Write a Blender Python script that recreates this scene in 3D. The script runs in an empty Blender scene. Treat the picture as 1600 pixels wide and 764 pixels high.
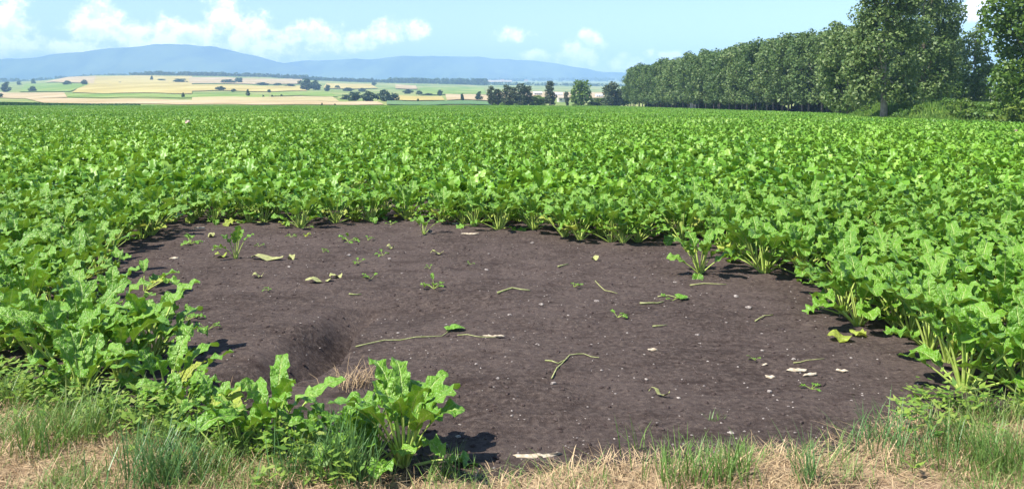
import bpy, math, random
import numpy as np
from mathutils import Vector, Matrix, Euler

random.seed(11)
rng = np.random.default_rng(11)
C = bpy.context.scene.collection
PI = math.pi

# ------------------------------------------------------------------ camera, light, sky, exposure
F = 1386.0            # focal length in pixels of a 1600 px wide picture
HC = 1.7              # eye height above the bare soil
HOR = 150.0           # picture row of the horizon
cam_d = bpy.data.cameras.new('camera')
cam = bpy.data.objects.new('camera', cam_d)
C.objects.link(cam)
cam.location = (0, 0, HC)
cam.rotation_euler = (math.radians(90), 0, 0)
cam_d.sensor_width = 36.0
cam_d.lens = 36.0 * F / 1600.0
cam_d.shift_y = -(382.0 - HOR) / 1600.0
cam_d.clip_start = 0.05
cam_d.clip_end = 40000.0
bpy.context.scene.camera = cam

SUN = Vector((-0.54, -0.22, 0.85)).normalized()
sun_el = math.asin(SUN.z)
sun_az = math.atan2(SUN.x, SUN.y)
sl = bpy.data.lights.new('sun', 'SUN')
sl.energy = 4.6
sl.angle = math.radians(0.5)
sl.color = (1.0, 0.95, 0.86)
so = bpy.data.objects.new('sun', sl)
C.objects.link(so)
so.rotation_euler = (-SUN).to_track_quat('-Z', 'Y').to_euler()
so.location = (-40, -25, 60)

sc = bpy.context.scene
sc.view_settings.view_transform = 'Standard'
sc.view_settings.look = 'None'
sc.view_settings.gamma = 1.0
sc.view_settings.exposure = 1.0
sc.cycles.use_denoising = True
sc.cycles.max_bounces = 6
sc.cycles.diffuse_bounces = 3
sc.cycles.transmission_bounces = 4
sc.cycles.volume_bounces = 2


class N:
    """small helper around a node tree"""
    def __init__(self, tree):
        self.t = tree
        tree.nodes.clear()

    def a(self, kind, ins=None, **props):
        n = self.t.nodes.new(kind)
        for k, v in props.items():
            setattr(n, k, v)
        for k, v in (ins or {}).items():
            if hasattr(v, 'is_output'):
                self.t.links.new(v, n.inputs[k])
            else:
                n.inputs[k].default_value = v
        return n

    def m(self, op, x, y=0.0, z=0.0, clamp=False):
        n = self.a('ShaderNodeMath', {0: x, 1: y, 2: z}, operation=op)
        n.use_clamp = clamp
        return n.outputs[0]

    def mixc(self, f, a, b):
        n = self.a('ShaderNodeMix', data_type='RGBA')
        for sock, v in ((n.inputs[0], f), (n.inputs[6], a), (n.inputs[7], b)):
            if hasattr(v, 'is_output'):
                self.t.links.new(v, sock)
            else:
                sock.default_value = v if not isinstance(v, tuple) or len(v) == 4 else (*v, 1)
        return n.outputs[2]

    def ramp(self, f, lo, hi):
        n = self.a('ShaderNodeMapRange', {0: f, 1: lo, 2: hi, 3: 0.0, 4: 1.0}, interpolation_type='SMOOTHSTEP')
        return n.outputs[0]

    def link(self, a, b):
        self.t.links.new(a, b)


w = bpy.data.worlds.new('World')
sc.world = w
w.use_nodes = True
n = N(w.node_tree)
sky = n.a('ShaderNodeTexSky', sky_type='NISHITA', sun_disc=False, sun_elevation=sun_el, sun_rotation=sun_az,
          altitude=0.0, air_density=1.0, dust_density=0.1, ozone_density=2.0)
tc = n.a('ShaderNodeTexCoord')
sep = n.a('ShaderNodeSeparateXYZ', {0: tc.outputs['Generated']})
az = n.m('ARCTAN2', sep.outputs[0], sep.outputs[1])
el = n.m('ARCSINE', sep.outputs[2])
vec = n.a('ShaderNodeCombineXYZ', {0: az, 1: el}).outputs[0]
CLOUDS = [(8, 60, 34, 48), (5, 92, 60, 22), (128, 62, 30, 24), (158, 52, 40, 36), (205, 62, 40, 22), (255, 58, 44, 24),
          (310, 66, 40, 26), (352, 36, 34, 36), (388, 58, 46, 30), (452, 66, 30, 22), (498, 62, 40, 26), (560, 66, 40, 18),
          (604, 52, 36, 20), (646, 48, 22, 18), (800, 55, 28, 12), (835, 88, 30, 10), (905, 84, 40, 22), (922, 62, 18, 18),
          (270, 74, 80, 22), (420, 78, 60, 22), (120, 84, 60, 20), (985, 100, 36, 14), (1040, 92, 40, 12), (1525, 28, 26, 22)]
rr = random.Random(5)
seeds = []
for px, py, wx, wy in CLOUDS:
    seeds.append((math.atan((px - 800) / F), math.atan((HOR - py) / F), wx / F * 1.2, wy / F * 1.25))
for k in range(30):                       # the same kind of low cumulus all round the horizon
    a_ = rr.uniform(0.75, 2 * PI - 0.75)
    a_ = a_ - 2 * PI if a_ > PI else a_
    seeds.append((a_, rr.uniform(0.05, 0.11), rr.uniform(0.02, 0.06), rr.uniform(0.015, 0.035)))
g = None
for a_, e_, ra, re in seeds:
    d = n.a('ShaderNodeVectorMath', {0: vec, 1: (a_, e_, 0)}, operation='SUBTRACT').outputs[0]
    d = n.a('ShaderNodeVectorMath', {0: d, 1: (1 / ra, 1 / re, 0)}, operation='MULTIPLY').outputs[0]
    ln = n.a('ShaderNodeVectorMath', {0: d}, operation='LENGTH').outputs['Value']
    v = n.m('SUBTRACT', 1.0, ln)
    g = v if g is None else n.m('MAXIMUM', g, v)
nz = n.a('ShaderNodeTexNoise', {'Vector': vec, 'Scale': 46.0, 'Detail': 9.0, 'Roughness': 0.66}).outputs[0]
cl = n.m('ADD', g, n.m('MULTIPLY', n.m('SUBTRACT', nz, 0.5), 2.3))
mask = n.m('MULTIPLY', n.ramp(cl, 0.02, 0.72), 0.88)
voff = n.a('ShaderNodeVectorMath', {0: vec, 1: (-0.004, 0.009, 0)}, operation='ADD').outputs[0]
nz2 = n.a('ShaderNodeTexNoise', {'Vector': voff, 'Scale': 46.0, 'Detail': 6.0, 'Roughness': 0.6}).outputs[0]
lit = n.ramp(n.m('SUBTRACT', nz, nz2), -0.16, 0.10)  # sunward cloud edges paler, lee sides greyer: shading painted into the cloud colour
ccol = n.mixc(lit, (0.66, 0.69, 0.80), (1.05, 1.0, 0.98))
bg1 = n.a('ShaderNodeBackground', {0: sky.outputs[0], 1: 0.103})
bg2 = n.a('ShaderNodeBackground', {0: ccol, 1: 1.4})
mx = n.a('ShaderNodeMixShader', {0: mask, 1: bg1.outputs[0], 2: bg2.outputs[0]})
n.a('ShaderNodeOutputWorld', {0: mx.outputs[0]})

# ------------------------------------------------------------------ materials
def mat(name):
    m_ = bpy.data.materials.new(name)
    m_.use_nodes = True
    return m_, N(m_.node_tree)


def leaf_mat(name, c1, c2, c3, trans=0.35, tcol=(0.2, 0.35, 0.04), rough=0.45, midrib=None, spec=0.35, big=None):
    m_, n = mat(name)
    geo = n.a('ShaderNodeNewGeometry')
    oi = n.a('ShaderNodeObjectInfo')
    f = n.m('ADD', n.m('MULTIPLY', geo.outputs['Random Per Island'], 0.65), n.m('MULTIPLY', oi.outputs['Random'], 0.35))
    col = n.mixc(n.ramp(f, 0.1, 0.55), c1, c2)
    col = n.mixc(n.ramp(f, 0.62, 0.95), col, c3)
    if big:                                # slow drift of colour over metres
        nb = n.a('ShaderNodeTexNoise', {'Vector': geo.outputs['Position'], 'Scale': big[0], 'Detail': 3.0}).outputs[0]
        col = n.mixc(n.m('MULTIPLY', n.ramp(nb, 0.45, 0.68), 0.6), col, big[1])
    bump = None
    if midrib:
        uv = n.a('ShaderNodeUVMap')
        s = n.a('ShaderNodeSeparateXYZ', {0: uv.outputs[0]})
        x = n.m('ABSOLUTE', n.m('SUBTRACT', s.outputs[0], 0.5))
        rib = n.m('SUBTRACT', 1.0, n.ramp(x, 0.015, 0.06))
        # side veins run out obliquely from the midrib
        vv = n.m('FRACT', n.m('MULTIPLY', n.m('SUBTRACT', s.outputs[1], n.m('MULTIPLY', x, 0.55)), 6.0))
        vein = n.m('SUBTRACT', 1.0, n.ramp(n.m('ABSOLUTE', n.m('SUBTRACT', vv, 0.5)), 0.02, 0.12))
        rib = n.m('MAXIMUM', rib, n.m('MULTIPLY', vein, 0.45))
        col = n.mixc(n.m('MULTIPLY', rib, 0.75), col, midrib)
        nzz = n.a('ShaderNodeTexNoise', {'Vector': geo.outputs['Position'], 'Scale': 45.0, 'Detail': 2.0}).outputs[0]
        bump = n.a('ShaderNodeBump', {'Strength': 0.9, 'Distance': 0.022, 'Height': n.m('ADD', nzz, n.m('MULTIPLY', rib, -0.25))}).outputs[0]
    ins = {'Base Color': col, 'Roughness': rough, 'Specular IOR Level': spec}
    if bump:
        ins['Normal'] = bump
    p = n.a('ShaderNodeBsdfPrincipled', ins)
    t = n.a('ShaderNodeBsdfTranslucent', {0: n.mixc(0.55, col, tcol)})
    mx = n.a('ShaderNodeMixShader', {0: trans, 1: p.outputs[0], 2: t.outputs[0]})
    n.a('ShaderNodeOutputMaterial', {0: mx.outputs[0]})
    return m_


def plain_mat(name, c1, c2=None, scale=20.0, rough=0.8, spec=0.2, bump=0.0, detail=6.0, islands=False, bdist=0.01):
    m_, n = mat(name)
    geo = n.a('ShaderNodeNewGeometry')
    oi = n.a('ShaderNodeObjectInfo')
    nz = n.a('ShaderNodeTexNoise', {'Vector': geo.outputs['Position'], 'Scale': scale, 'Detail': detail, 'Roughness': 0.6}).outputs[0]
    f = n.ramp(nz, 0.35, 0.65)
    if islands:
        f = n.m('ADD', n.m('MULTIPLY', f, 0.3), n.m('MULTIPLY', geo.outputs['Random Per Island'], 0.7))
    col = n.mixc(f, c1, c2 or c1)
    ins = {'Base Color': col, 'Roughness': rough, 'Specular IOR Level': spec}
    if bump:
        ins['Normal'] = n.a('ShaderNodeBump', {'Strength': bump, 'Distance': bdist, 'Height': nz}).outputs[0]
    p = n.a('ShaderNodeBsdfPrincipled', ins)
    n.a('ShaderNodeOutputMaterial', {0: p.outputs[0]})
    return m_


M = {}
M['beet'] = leaf_mat('beet_leaf', (0.034, 0.135, 0.010), (0.142, 0.315, 0.022), (0.31, 0.48, 0.085), 0.22, (0.30, 0.46, 0.03),
                     0.42, (0.42, 0.54, 0.16), 0.5)  # palest and darkest leaf tones also carry highlights and shaded gaps as colour
M['beet_far'] = leaf_mat('beet_leaf_far', (0.034, 0.135, 0.010), (0.142, 0.315, 0.022), (0.31, 0.48, 0.085), 0.22, (0.30, 0.46, 0.03),
                         0.45, None, 0.4, big=(0.12, (0.20, 0.39, 0.02)))  # same stretched tones, highlights and dark gaps included in the colour
M['fallen'] = plain_mat('fallen_stalk', (0.24, 0.27, 0.09), (0.40, 0.40, 0.20), 45, 0.8, 0.1)
M['stalk'] = plain_mat('beet_stalk', (0.30, 0.42, 0.07), (0.42, 0.50, 0.13), 30, 0.5, 0.3)
M['yellow'] = leaf_mat('beet_leaf_yellowing', (0.30, 0.40, 0.05), (0.38, 0.46, 0.07), (0.46, 0.48, 0.12), 0.3, (0.4, 0.45, 0.05), 0.5,
                       (0.50, 0.52, 0.20), 0.3)
M['dryleaf'] = plain_mat('dried_leaf', (0.24, 0.26, 0.09), (0.38, 0.37, 0.17), 40, 0.8)
M['straw'] = plain_mat('straw', (0.22, 0.14, 0.07), (0.62, 0.46, 0.27), 12, 0.7, 0.2, islands=True)
M['grass'] = leaf_mat('grass_blade', (0.085, 0.18, 0.03), (0.16, 0.27, 0.06), (0.33, 0.37, 0.13), 0.3, (0.24, 0.34, 0.05), 0.45)
M['bluegrass'] = leaf_mat('grass_blade_tall', (0.08, 0.18, 0.05), (0.13, 0.25, 0.08), (0.24, 0.32, 0.13), 0.3, (0.18, 0.30, 0.07), 0.4)
M['poplar'] = leaf_mat('poplar_leaves', (0.055, 0.112, 0.028), (0.130, 0.205, 0.055), (0.25, 0.32, 0.11), 0.3, (0.20, 0.27, 0.05), 0.5)
M['broad'] = leaf_mat('broadleaf_leaves', (0.055, 0.125, 0.016), (0.130, 0.22, 0.03), (0.27, 0.34, 0.06), 0.32, (0.16, 0.24, 0.02), 0.5)
M['shrub'] = leaf_mat('shrub_leaves', (0.06, 0.14, 0.02), (0.13, 0.24, 0.035), (0.24, 0.33, 0.06), 0.28, (0.15, 0.25, 0.03), 0.5)
M['shrubby'] = leaf_mat('weed_leaves', (0.09, 0.20, 0.03), (0.22, 0.33, 0.05), (0.42, 0.42, 0.14), 0.3, (0.25, 0.4, 0.03), 0.5)
M['conifer'] = leaf_mat('dull_tree_leaves', (0.040, 0.065, 0.028), (0.070, 0.095, 0.04), (0.11, 0.12, 0.055), 0.2, (0.10, 0.14, 0.04), 0.6)
M['wood_far'] = leaf_mat('far_wood_leaves', (0.020, 0.050, 0.024), (0.035, 0.075, 0.032), (0.06, 0.10, 0.04), 0.15, (0.08, 0.14, 0.03), 0.6)
M['maize'] = leaf_mat('maize_leaves', (0.025, 0.085, 0.016), (0.045, 0.13, 0.025), (0.09, 0.19, 0.04), 0.25, (0.1, 0.2, 0.02), 0.5)
M['bark'] = plain_mat('bark', (0.16, 0.13, 0.10), (0.30, 0.26, 0.21), 3.0, 0.9, 0.1, 0.6, bdist=0.05)
M['palebark'] = plain_mat('pale_bark', (0.34, 0.30, 0.25), (0.52, 0.47, 0.40), 3.0, 0.9, 0.1, 0.6, bdist=0.05)
M['stone'] = plain_mat('pale_stone', (0.15, 0.125, 0.115), (0.40, 0.35, 0.31), 60, 0.85, 0.2, 0.3)
M['fragment'] = plain_mat('pale_dried_fragment', (0.36, 0.29, 0.20), (0.56, 0.48, 0.37), 50, 0.85, 0.1, 0.4)
M['clod'] = plain_mat('soil_clod', (0.048, 0.034, 0.031), (0.085, 0.064, 0.058), 40, 0.95, 0.1, 0.4)
M['wall'] = plain_mat('house_render', (0.62, 0.56, 0.48), (0.72, 0.66, 0.58), 0.5, 0.9)
M['wallwhite'] = plain_mat('white_render', (0.74, 0.74, 0.72), (0.80, 0.80, 0.78), 0.5, 0.9)
M['roof'] = plain_mat('roof_tile', (0.40, 0.20, 0.14), (0.50, 0.28, 0.20), 1.5, 0.9)
M['rooftan'] = plain_mat('tan_roof', (0.42, 0.34, 0.26), (0.50, 0.42, 0.33), 1.5, 0.9)
M['roofgrey'] = plain_mat('roof_sheet', (0.55, 0.56, 0.58), (0.66, 0.66, 0.68), 1.5, 0.7)
M['glass'] = plain_mat('dark_window', (0.03, 0.035, 0.045), None, 5, 0.15, 0.5)
M['pink'] = plain_mat('pale_pink_scrap', (0.75, 0.45, 0.40), (0.80, 0.58, 0.52), 30, 0.8)


def soil_mat():
    m_, n = mat('bare_soil')
    geo = n.a('ShaderNodeNewGeometry')
    P = geo.outputs['Position']
    a = n.a('ShaderNodeTexNoise', {'Vector': P, 'Scale': 1.1, 'Detail': 5.0, 'Roughness': 0.6}).outputs[0]
    b = n.a('ShaderNodeTexNoise', {'Vector': P, 'Scale': 26.0, 'Detail': 8.0, 'Roughness': 0.72}).outputs[0]
    c = n.a('ShaderNodeTexNoise', {'Vector': P, 'Scale': 110.0, 'Detail': 4.0, 'Roughness': 0.7}).outputs[0]
    col = n.mixc(n.ramp(a, 0.35, 0.65), (0.063, 0.0455, 0.039), (0.098, 0.073, 0.064))
    col = n.mixc(n.ramp(b, 0.42, 0.68), col, (0.150, 0.114, 0.096))
    col = n.mixc(n.m('MULTIPLY', n.m('SUBTRACT', 1.0, n.ramp(b, 0.28, 0.45)), 0.75), col, (0.030, 0.021, 0.019))
    st = n.a('ShaderNodeTexNoise', {'Vector': n.a('ShaderNodeMapping', {0: P, 3: (1.0, 2.6, 1.0)}).outputs[0], 'Scale': 2.3, 'Detail': 6.0, 'Roughness': 0.7}).outputs[0]
    col = n.mixc(n.m('MULTIPLY', n.ramp(st, 0.50, 0.70), 0.72), col, (0.034, 0.022, 0.019))
    vo = n.a('ShaderNodeTexVoronoi', {'Vector': P, 'Scale': 48.0, 'Randomness': 1.0})
    fleck = n.m('MULTIPLY', n.m('LESS_THAN', vo.outputs['Distance'], 0.16), n.m('GREATER_THAN', c, 0.53))
    col = n.mixc(n.m('MULTIPLY', fleck, 0.55), col, (0.30, 0.24, 0.20))
    h = n.m('ADD', n.m('MULTIPLY', b, 1.0), n.m('MULTIPLY', c, 0.45))
    bp = n.a('ShaderNodeBump', {'Strength': 1.0, 'Distance': 0.03, 'Height': h}).outputs[0]
    p = n.a('ShaderNodeBsdfPrincipled', {'Base Color': col, 'Roughness': 0.95, 'Specular IOR Level': 0.12, 'Normal': bp})
    n.a('ShaderNodeOutputMaterial', {0: p.outputs[0]})
    return m_


def field_mat(name, c1, c2, scale=0.02):
    m_, n = mat(name)
    geo = n.a('ShaderNodeNewGeometry')
    mp = n.a('ShaderNodeMapping', {0: geo.outputs['Position'], 3: (1.0, 0.3, 1.0)})
    a = n.a('ShaderNodeTexNoise', {'Vector': mp.outputs[0], 'Scale': scale, 'Detail': 7.0, 'Roughness': 0.65}).outputs[0]
    col = n.mixc(n.ramp(a, 0.36, 0.64), c1, c2)
    p = n.a('ShaderNodeBsdfPrincipled', {'Base Color': col, 'Roughness': 0.95, 'Specular IOR Level': 0.05})
    n.a('ShaderNodeOutputMaterial', {0: p.outputs[0]})
    return m_


def verge_mat():
    m_, n = mat('dry_verge')
    geo = n.a('ShaderNodeNewGeometry')
    P = geo.outputs['Position']
    a = n.a('ShaderNodeTexNoise', {'Vector': P, 'Scale': 3.5, 'Detail': 6.0, 'Roughness': 0.65}).outputs[0]
    b = n.a('ShaderNodeTexNoise', {'Vector': P, 'Scale': 60.0, 'Detail': 6.0, 'Roughness': 0.75}).outputs[0]
    col = n.mixc(n.ramp(a, 0.38, 0.62), (0.16, 0.105, 0.065), (0.42, 0.28, 0.17))
    col = n.mixc(n.ramp(b, 0.45, 0.65), col, (0.52, 0.38, 0.25))
    col = n.mixc(n.m('MULTIPLY', n.m('SUBTRACT', 1.0, n.ramp(b, 0.30, 0.44)), 0.8), col, (0.11, 0.08, 0.055))
    bp = n.a('ShaderNodeBump', {'Strength': 0.9, 'Distance': 0.02, 'Height': b}).outputs[0]
    p = n.a('ShaderNodeBsdfPrincipled', {'Base Color': col, 'Roughness': 0.95, 'Specular IOR Level': 0.1, 'Normal': bp})
    n.a('ShaderNodeOutputMaterial', {0: p.outputs[0]})
    return m_


M['soil'] = soil_mat()
M['verge'] = verge_mat()
M['meadow'] = field_mat('meadow', (0.16, 0.23, 0.06), (0.30, 0.31, 0.11))
M['wheat'] = field_mat('wheat', (0.38, 0.30, 0.10), (0.50, 0.41, 0.16))
M['stubble'] = field_mat('stubble', (0.38, 0.29, 0.15), (0.50, 0.39, 0.24))
M['tan'] = field_mat('tan_field', (0.40, 0.33, 0.16), (0.48, 0.40, 0.22))
M['greenfield'] = field_mat('green_field', (0.15, 0.24, 0.05), (0.26, 0.32, 0.09))
M['bluegreen'] = field_mat('dull_green_field', (0.10, 0.19, 0.08), (0.15, 0.23, 0.10))
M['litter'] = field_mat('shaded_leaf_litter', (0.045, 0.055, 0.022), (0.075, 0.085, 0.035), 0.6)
M['path'] = field_mat('pale_path', (0.50, 0.43, 0.34), (0.60, 0.53, 0.44), 0.2)
M['mountain'] = field_mat('mountain_forest', (0.020, 0.045, 0.025), (0.11, 0.15, 0.06), 0.0035)
M['bank'] = field_mat('grass_bank', (0.13, 0.23, 0.03), (0.24, 0.31, 0.06), 0.5)

# ------------------------------------------------------------------ building helpers
def tag(o, label=None, cat=None, group=None, kind=None):
    for k, v in (('label', label), ('category', cat), ('group', group), ('kind', kind)):
        if v:
            o[k] = v
    return o


def mesh(name, V, Fc, mats, mi=None, uv=None, smooth=False):
    me = bpy.data.meshes.new(name)
    me.from_pydata(V.tolist() if isinstance(V, np.ndarray) else V, [], Fc.tolist() if isinstance(Fc, np.ndarray) else Fc)
    for m_ in (mats if isinstance(mats, (list, tuple)) else [mats]):
        me.materials.append(m_)
    if mi is not None:
        me.polygons.foreach_set('material_index', np.asarray(mi, dtype=np.int32))
    if uv is not None:
        l = me.uv_layers.new(name='uv')
        idx = np.empty(len(me.loops), dtype=np.int32)
        me.loops.foreach_get('vertex_index', idx)
        l.data.foreach_set('uv', np.asarray(uv, dtype=np.float32)[idx].ravel())
    if smooth:
        me.polygons.foreach_set('use_smooth', np.ones(len(me.polygons), dtype=bool))
    me.update()
    return me


def obj(name, me, parent=None, loc=None):
    o = bpy.data.objects.new(name, me)
    C.objects.link(o)
    if parent:
        o.parent = parent
    if loc is not None:
        o.location = loc
    return o


def empty(name, loc, rz=0.0):
    o = obj(name, None, None, loc)
    o.rotation_euler = (0, 0, rz)
    o.empty_display_size = 0.2
    return o


class MB:
    """collects pieces into one mesh"""
    def __init__(self):
        self.V, self.F, self.MI, self.UV, self.n = [], [], [], [], 0

    def add(self, V, Fc, mi=0, uv=None):
        V = np.asarray(V, dtype=float)
        self.V.append(V)
        self.UV.append(np.zeros((len(V), 2)) if uv is None else np.asarray(uv))
        for f in Fc:
            self.F.append(tuple(int(i) + self.n for i in f))
            self.MI.append(mi)
        self.n += len(V)

    def mesh(self, name, mats, smooth=False):
        return mesh(name, np.concatenate(self.V), self.F, mats, self.MI, np.concatenate(self.UV), smooth)


def tube(pts, rad, sides=5, cap=True):
    """tapered tube along pts"""
    pts = np.asarray(pts, dtype=float)
    V, Fc = [], []
    for i, p in enumerate(pts):
        t = pts[min(i + 1, len(pts) - 1)] - pts[max(i - 1, 0)]
        t = t / (np.linalg.norm(t) + 1e-9)
        a = np.cross(t, (0.31, 0.77, 0.21) if abs(t[2]) > 0.8 else (0, 0, 1))
        a /= np.linalg.norm(a) + 1e-9
        b = np.cross(t, a)
        for k in range(sides):
            an = 2 * PI * k / sides
            V.append(p + rad[i] * (a * math.cos(an) + b * math.sin(an)))
    for i in range(len(pts) - 1):
        for k in range(sides):
            k2 = (k + 1) % sides
            Fc.append((i * sides + k, i * sides + k2, (i + 1) * sides + k2, (i + 1) * sides + k))
    if cap:
        Fc.append(tuple(range((len(pts) - 1) * sides, len(pts) * sides)))
        Fc.append(tuple(reversed(range(sides))))
    return np.array(V), Fc


def vnoise(x, y, seed=0):
    """smooth value noise on arrays"""
    xi, yi = np.floor(x).astype(np.int64), np.floor(y).astype(np.int64)
    fx, fy = x - xi, y - yi
    fx, fy = fx * fx * (3 - 2 * fx), fy * fy * (3 - 2 * fy)

    def h(a, b):
        v = (a * 374761393 + b * 668265263 + seed * 974634777) & 0x7fffffff
        v = ((v ^ (v >> 13)) * 1274126177) & 0x7fffffff
        return ((v ^ (v >> 16)) & 0xffff) / 65535.0
    return (h(xi, yi) * (1 - fx) + h(xi + 1, yi) * fx) * (1 - fy) + (h(xi, yi + 1) * (1 - fx) + h(xi + 1, yi + 1) * fx) * fy


def fbm(x, y, o=4, seed=0):
    s, a, t = 0.0, 1.0, 0.0
    for k in range(o):
        s = s + a * vnoise(x * 2 ** k, y * 2 ** k, seed + k)
        t += a
        a *= 0.5
    return s / t


def sm(x):
    x = np.clip(x, 0, 1)
    return x * x * (3 - 2 * x)


# ------------------------------------------------------------------ terrain
YE, YR, YFAR = 450.0, 2600.0, 9000.0
RIDGE = np.array([(-900, 133), (0, 131), (60, 127), (110, 121), (150, 118), (250, 118), (420, 121), (470, 125), (560, 129), (700, 132),
                  (760, 134), (1000, 137), (2500, 137)], dtype=float)


def znear(X, Y):
    return -0.0078 * np.maximum(0, Y - 12) - 0.007 * np.clip(X, 0, 60) * sm((Y - 15) / 50)


def zbase(X, Y):
    X, Y = np.asarray(X, float), np.asarray(Y, float)
    Ys = np.maximum(Y, YE)
    px = np.clip(800 + F * X / Ys, -900, 2500)
    zn = znear(X, np.minimum(Y, YE))
    y0 = HOR + (HC - znear(X * YE / Ys, YE)) / YE * F
    yr = np.interp(px, RIDGE[:, 0], RIDGE[:, 1])
    t = np.clip(np.log(Ys / YE) / math.log(YR / YE), 0, 1)
    t2 = np.clip(np.log(Ys / YR) / math.log(YFAR / YR), 0, 1)
    yi = y0 + (yr - y0) * t + (np.where(yr < 126, yr + 4, 124) - yr) * t2
    zf = HC - (yi - HOR) / F * Ys
    return np.where(Y > YE, zf, zn)


def hollow(X, Y):
    """the gully in the bare soil and shallow dips round it"""
    lx = np.interp(Y, [4.7, 5.236, 5.48, 5.75, 6.455, 7.4], [-1.62, -1.36, -1.22, -1.14, -1.15, -1.12])
    u = X - lx
    wd_ = np.interp(Y, [5.2, 6.0, 7.4], [0.55, 0.50, 0.28])
    along = sm((Y - 4.75) / 0.35) * (1 - sm((Y - 6.5) / 1.0))
    left = sm((u + wd_ + 0.05) / wd_)
    right = 1 - sm((u + 0.03) / 0.07)
    g_ = 0.29 * along * np.minimum(left, right)
    g2 = 0.09 * np.exp(-(((X + 0.9) / 0.6) ** 2 + ((Y - 7.2) / 0.45) ** 2))
    return g_ + g2


def zground(X, Y):
    X, Y = np.asarray(X, float), np.asarray(Y, float)
    z = zbase(X, Y)
    nearw = 1 - sm((Y - 14) / 12)
    r = (fbm(X * 0.9, Y * 0.9, 3, 3) - 0.5) * 0.07 + (fbm(X * 7, Y * 7, 3, 9) - 0.5) * 0.032 + (fbm(X * 24, Y * 24, 2, 5) - 0.5) * 0.013
    return z + (r - hollow(X, Y)) * nearw


def gp(px, py):
    """the point of the flat near ground seen at a pixel"""
    d = HC * F / (py - HOR)
    return ((px - 800) / F * d, d)


def far_at(px, py):
    """the point of the far land seen at a pixel"""
    Ys = np.exp(np.linspace(math.log(YE), math.log(YFAR), 3000))
    X = (px - 800) / F * Ys
    yi = HOR + (HC - zbase(X, Ys)) / Ys * F
    ok = np.nonzero(yi <= py)[0]
    k = ok[0] if len(ok) else len(Ys) - 1
    return X[k], Ys[k], float(zbase(X[k], Ys[k]))


VERGE = [(-500, 560), (-200, 585), (0, 612), (120, 648), (250, 676), (400, 712), (560, 740), (700, 748), (800, 742), (1000, 730), (1200, 714),
         (1330, 704), (1400, 668), (1480, 648), (1600, 660), (1800, 665), (2100, 690)]
VW = np.array([gp(*p) for p in VERGE])
VW = VW[np.argsort(VW[:, 0])]


def verge_line(X):
    return np.interp(X, VW[:, 0], VW[:, 1])


CROP_EDGE = np.array([(0, 30), (30, 31), (64, 38), (84, 38.6), (100, 39.8), (112, 43), (125, 50), (170, 58.5), (382, 48.5), (400, 48)], dtype=float)    # (Y, X) of the right end of the crop
CROP_FAR = 400.0


def crop_right(Y):
    return np.interp(Y, CROP_EDGE[:, 0], CROP_EDGE[:, 1])


# the ground: one sheet from behind the camera to beyond the mountains
ys = np.concatenate([np.linspace(-40, 2.4, 12), np.exp(np.arange(math.log(3.0), math.log(14), 0.0048)),
                     np.exp(np.arange(math.log(14.1), math.log(11500), 0.014))])
tt = np.linspace(-1, 1, 420)
ss = 1.25 * (0.22 * tt + 0.78 * tt ** 3)
GX = ss[None, :] * (np.maximum(ys, 0) + 8)[:, None]
GY = np.repeat(ys[:, None], len(tt), 1)
GZ = zground(GX, GY)
V = np.stack([GX, GY, GZ], -1).reshape(-1, 3)
nr, nc = len(ys), len(tt)
i = (np.arange(nr - 1)[:, None] * nc + np.arange(nc - 1)[None, :]).ravel()
Fc = np.stack([i, i + 1, i + nc + 1, i + nc], -1)
cx, cy = V[Fc].mean(1)[:, 0], V[Fc].mean(1)[:, 1]
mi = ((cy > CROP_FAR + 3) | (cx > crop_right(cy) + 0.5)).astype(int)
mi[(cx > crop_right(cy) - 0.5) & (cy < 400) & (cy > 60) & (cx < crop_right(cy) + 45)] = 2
go = obj('ground', mesh('ground', V, Fc, [M['soil'], M['meadow'], M['litter']], mi, smooth=True))
tag(go, 'dark bare soil in a broad patch, running on under the green crop', 'ground', kind='structure')
GMIN = float(GZ.min())

# the dry verge at the front
vx = np.arange(-7, 7.001, 0.045)
vy = np.arange(1.2, 6.6, 0.035)
XX, YY = np.meshgrid(vx, vy)
edge = verge_line(XX) - YY + (fbm(XX * 5, YY * 5, 3, 31) - 0.5) * 0.28
ZZ = zground(XX, YY) + np.clip(edge * 0.12, -0.02, 0.018) + (fbm(XX * 9, YY * 9, 3, 40) - 0.5) * 0.02
V = np.stack([XX, YY, ZZ], -1).reshape(-1, 3)
nr, nc = XX.shape
i = (np.arange(nr - 1)[:, None] * nc + np.arange(nc - 1)[None, :]).ravel()
Fc = np.stack([i, i + 1, i + nc + 1, i + nc], -1)
keep = edge.reshape(-1)[Fc].mean(1) > -0.10
vo = obj('verge', mesh('verge', V, Fc[keep], M['verge'], smooth=True))
tag(vo, 'dry straw coloured verge of scorched grass in front of the crop', 'verge', kind='structure')


def zverge(X, Y):
    e = verge_line(X) - Y
    return zground(X, Y) + np.clip(e * 0.12, -0.02, 0.018)


# far fields: sheets lying on the rising land
lift = [0.0006]


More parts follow.
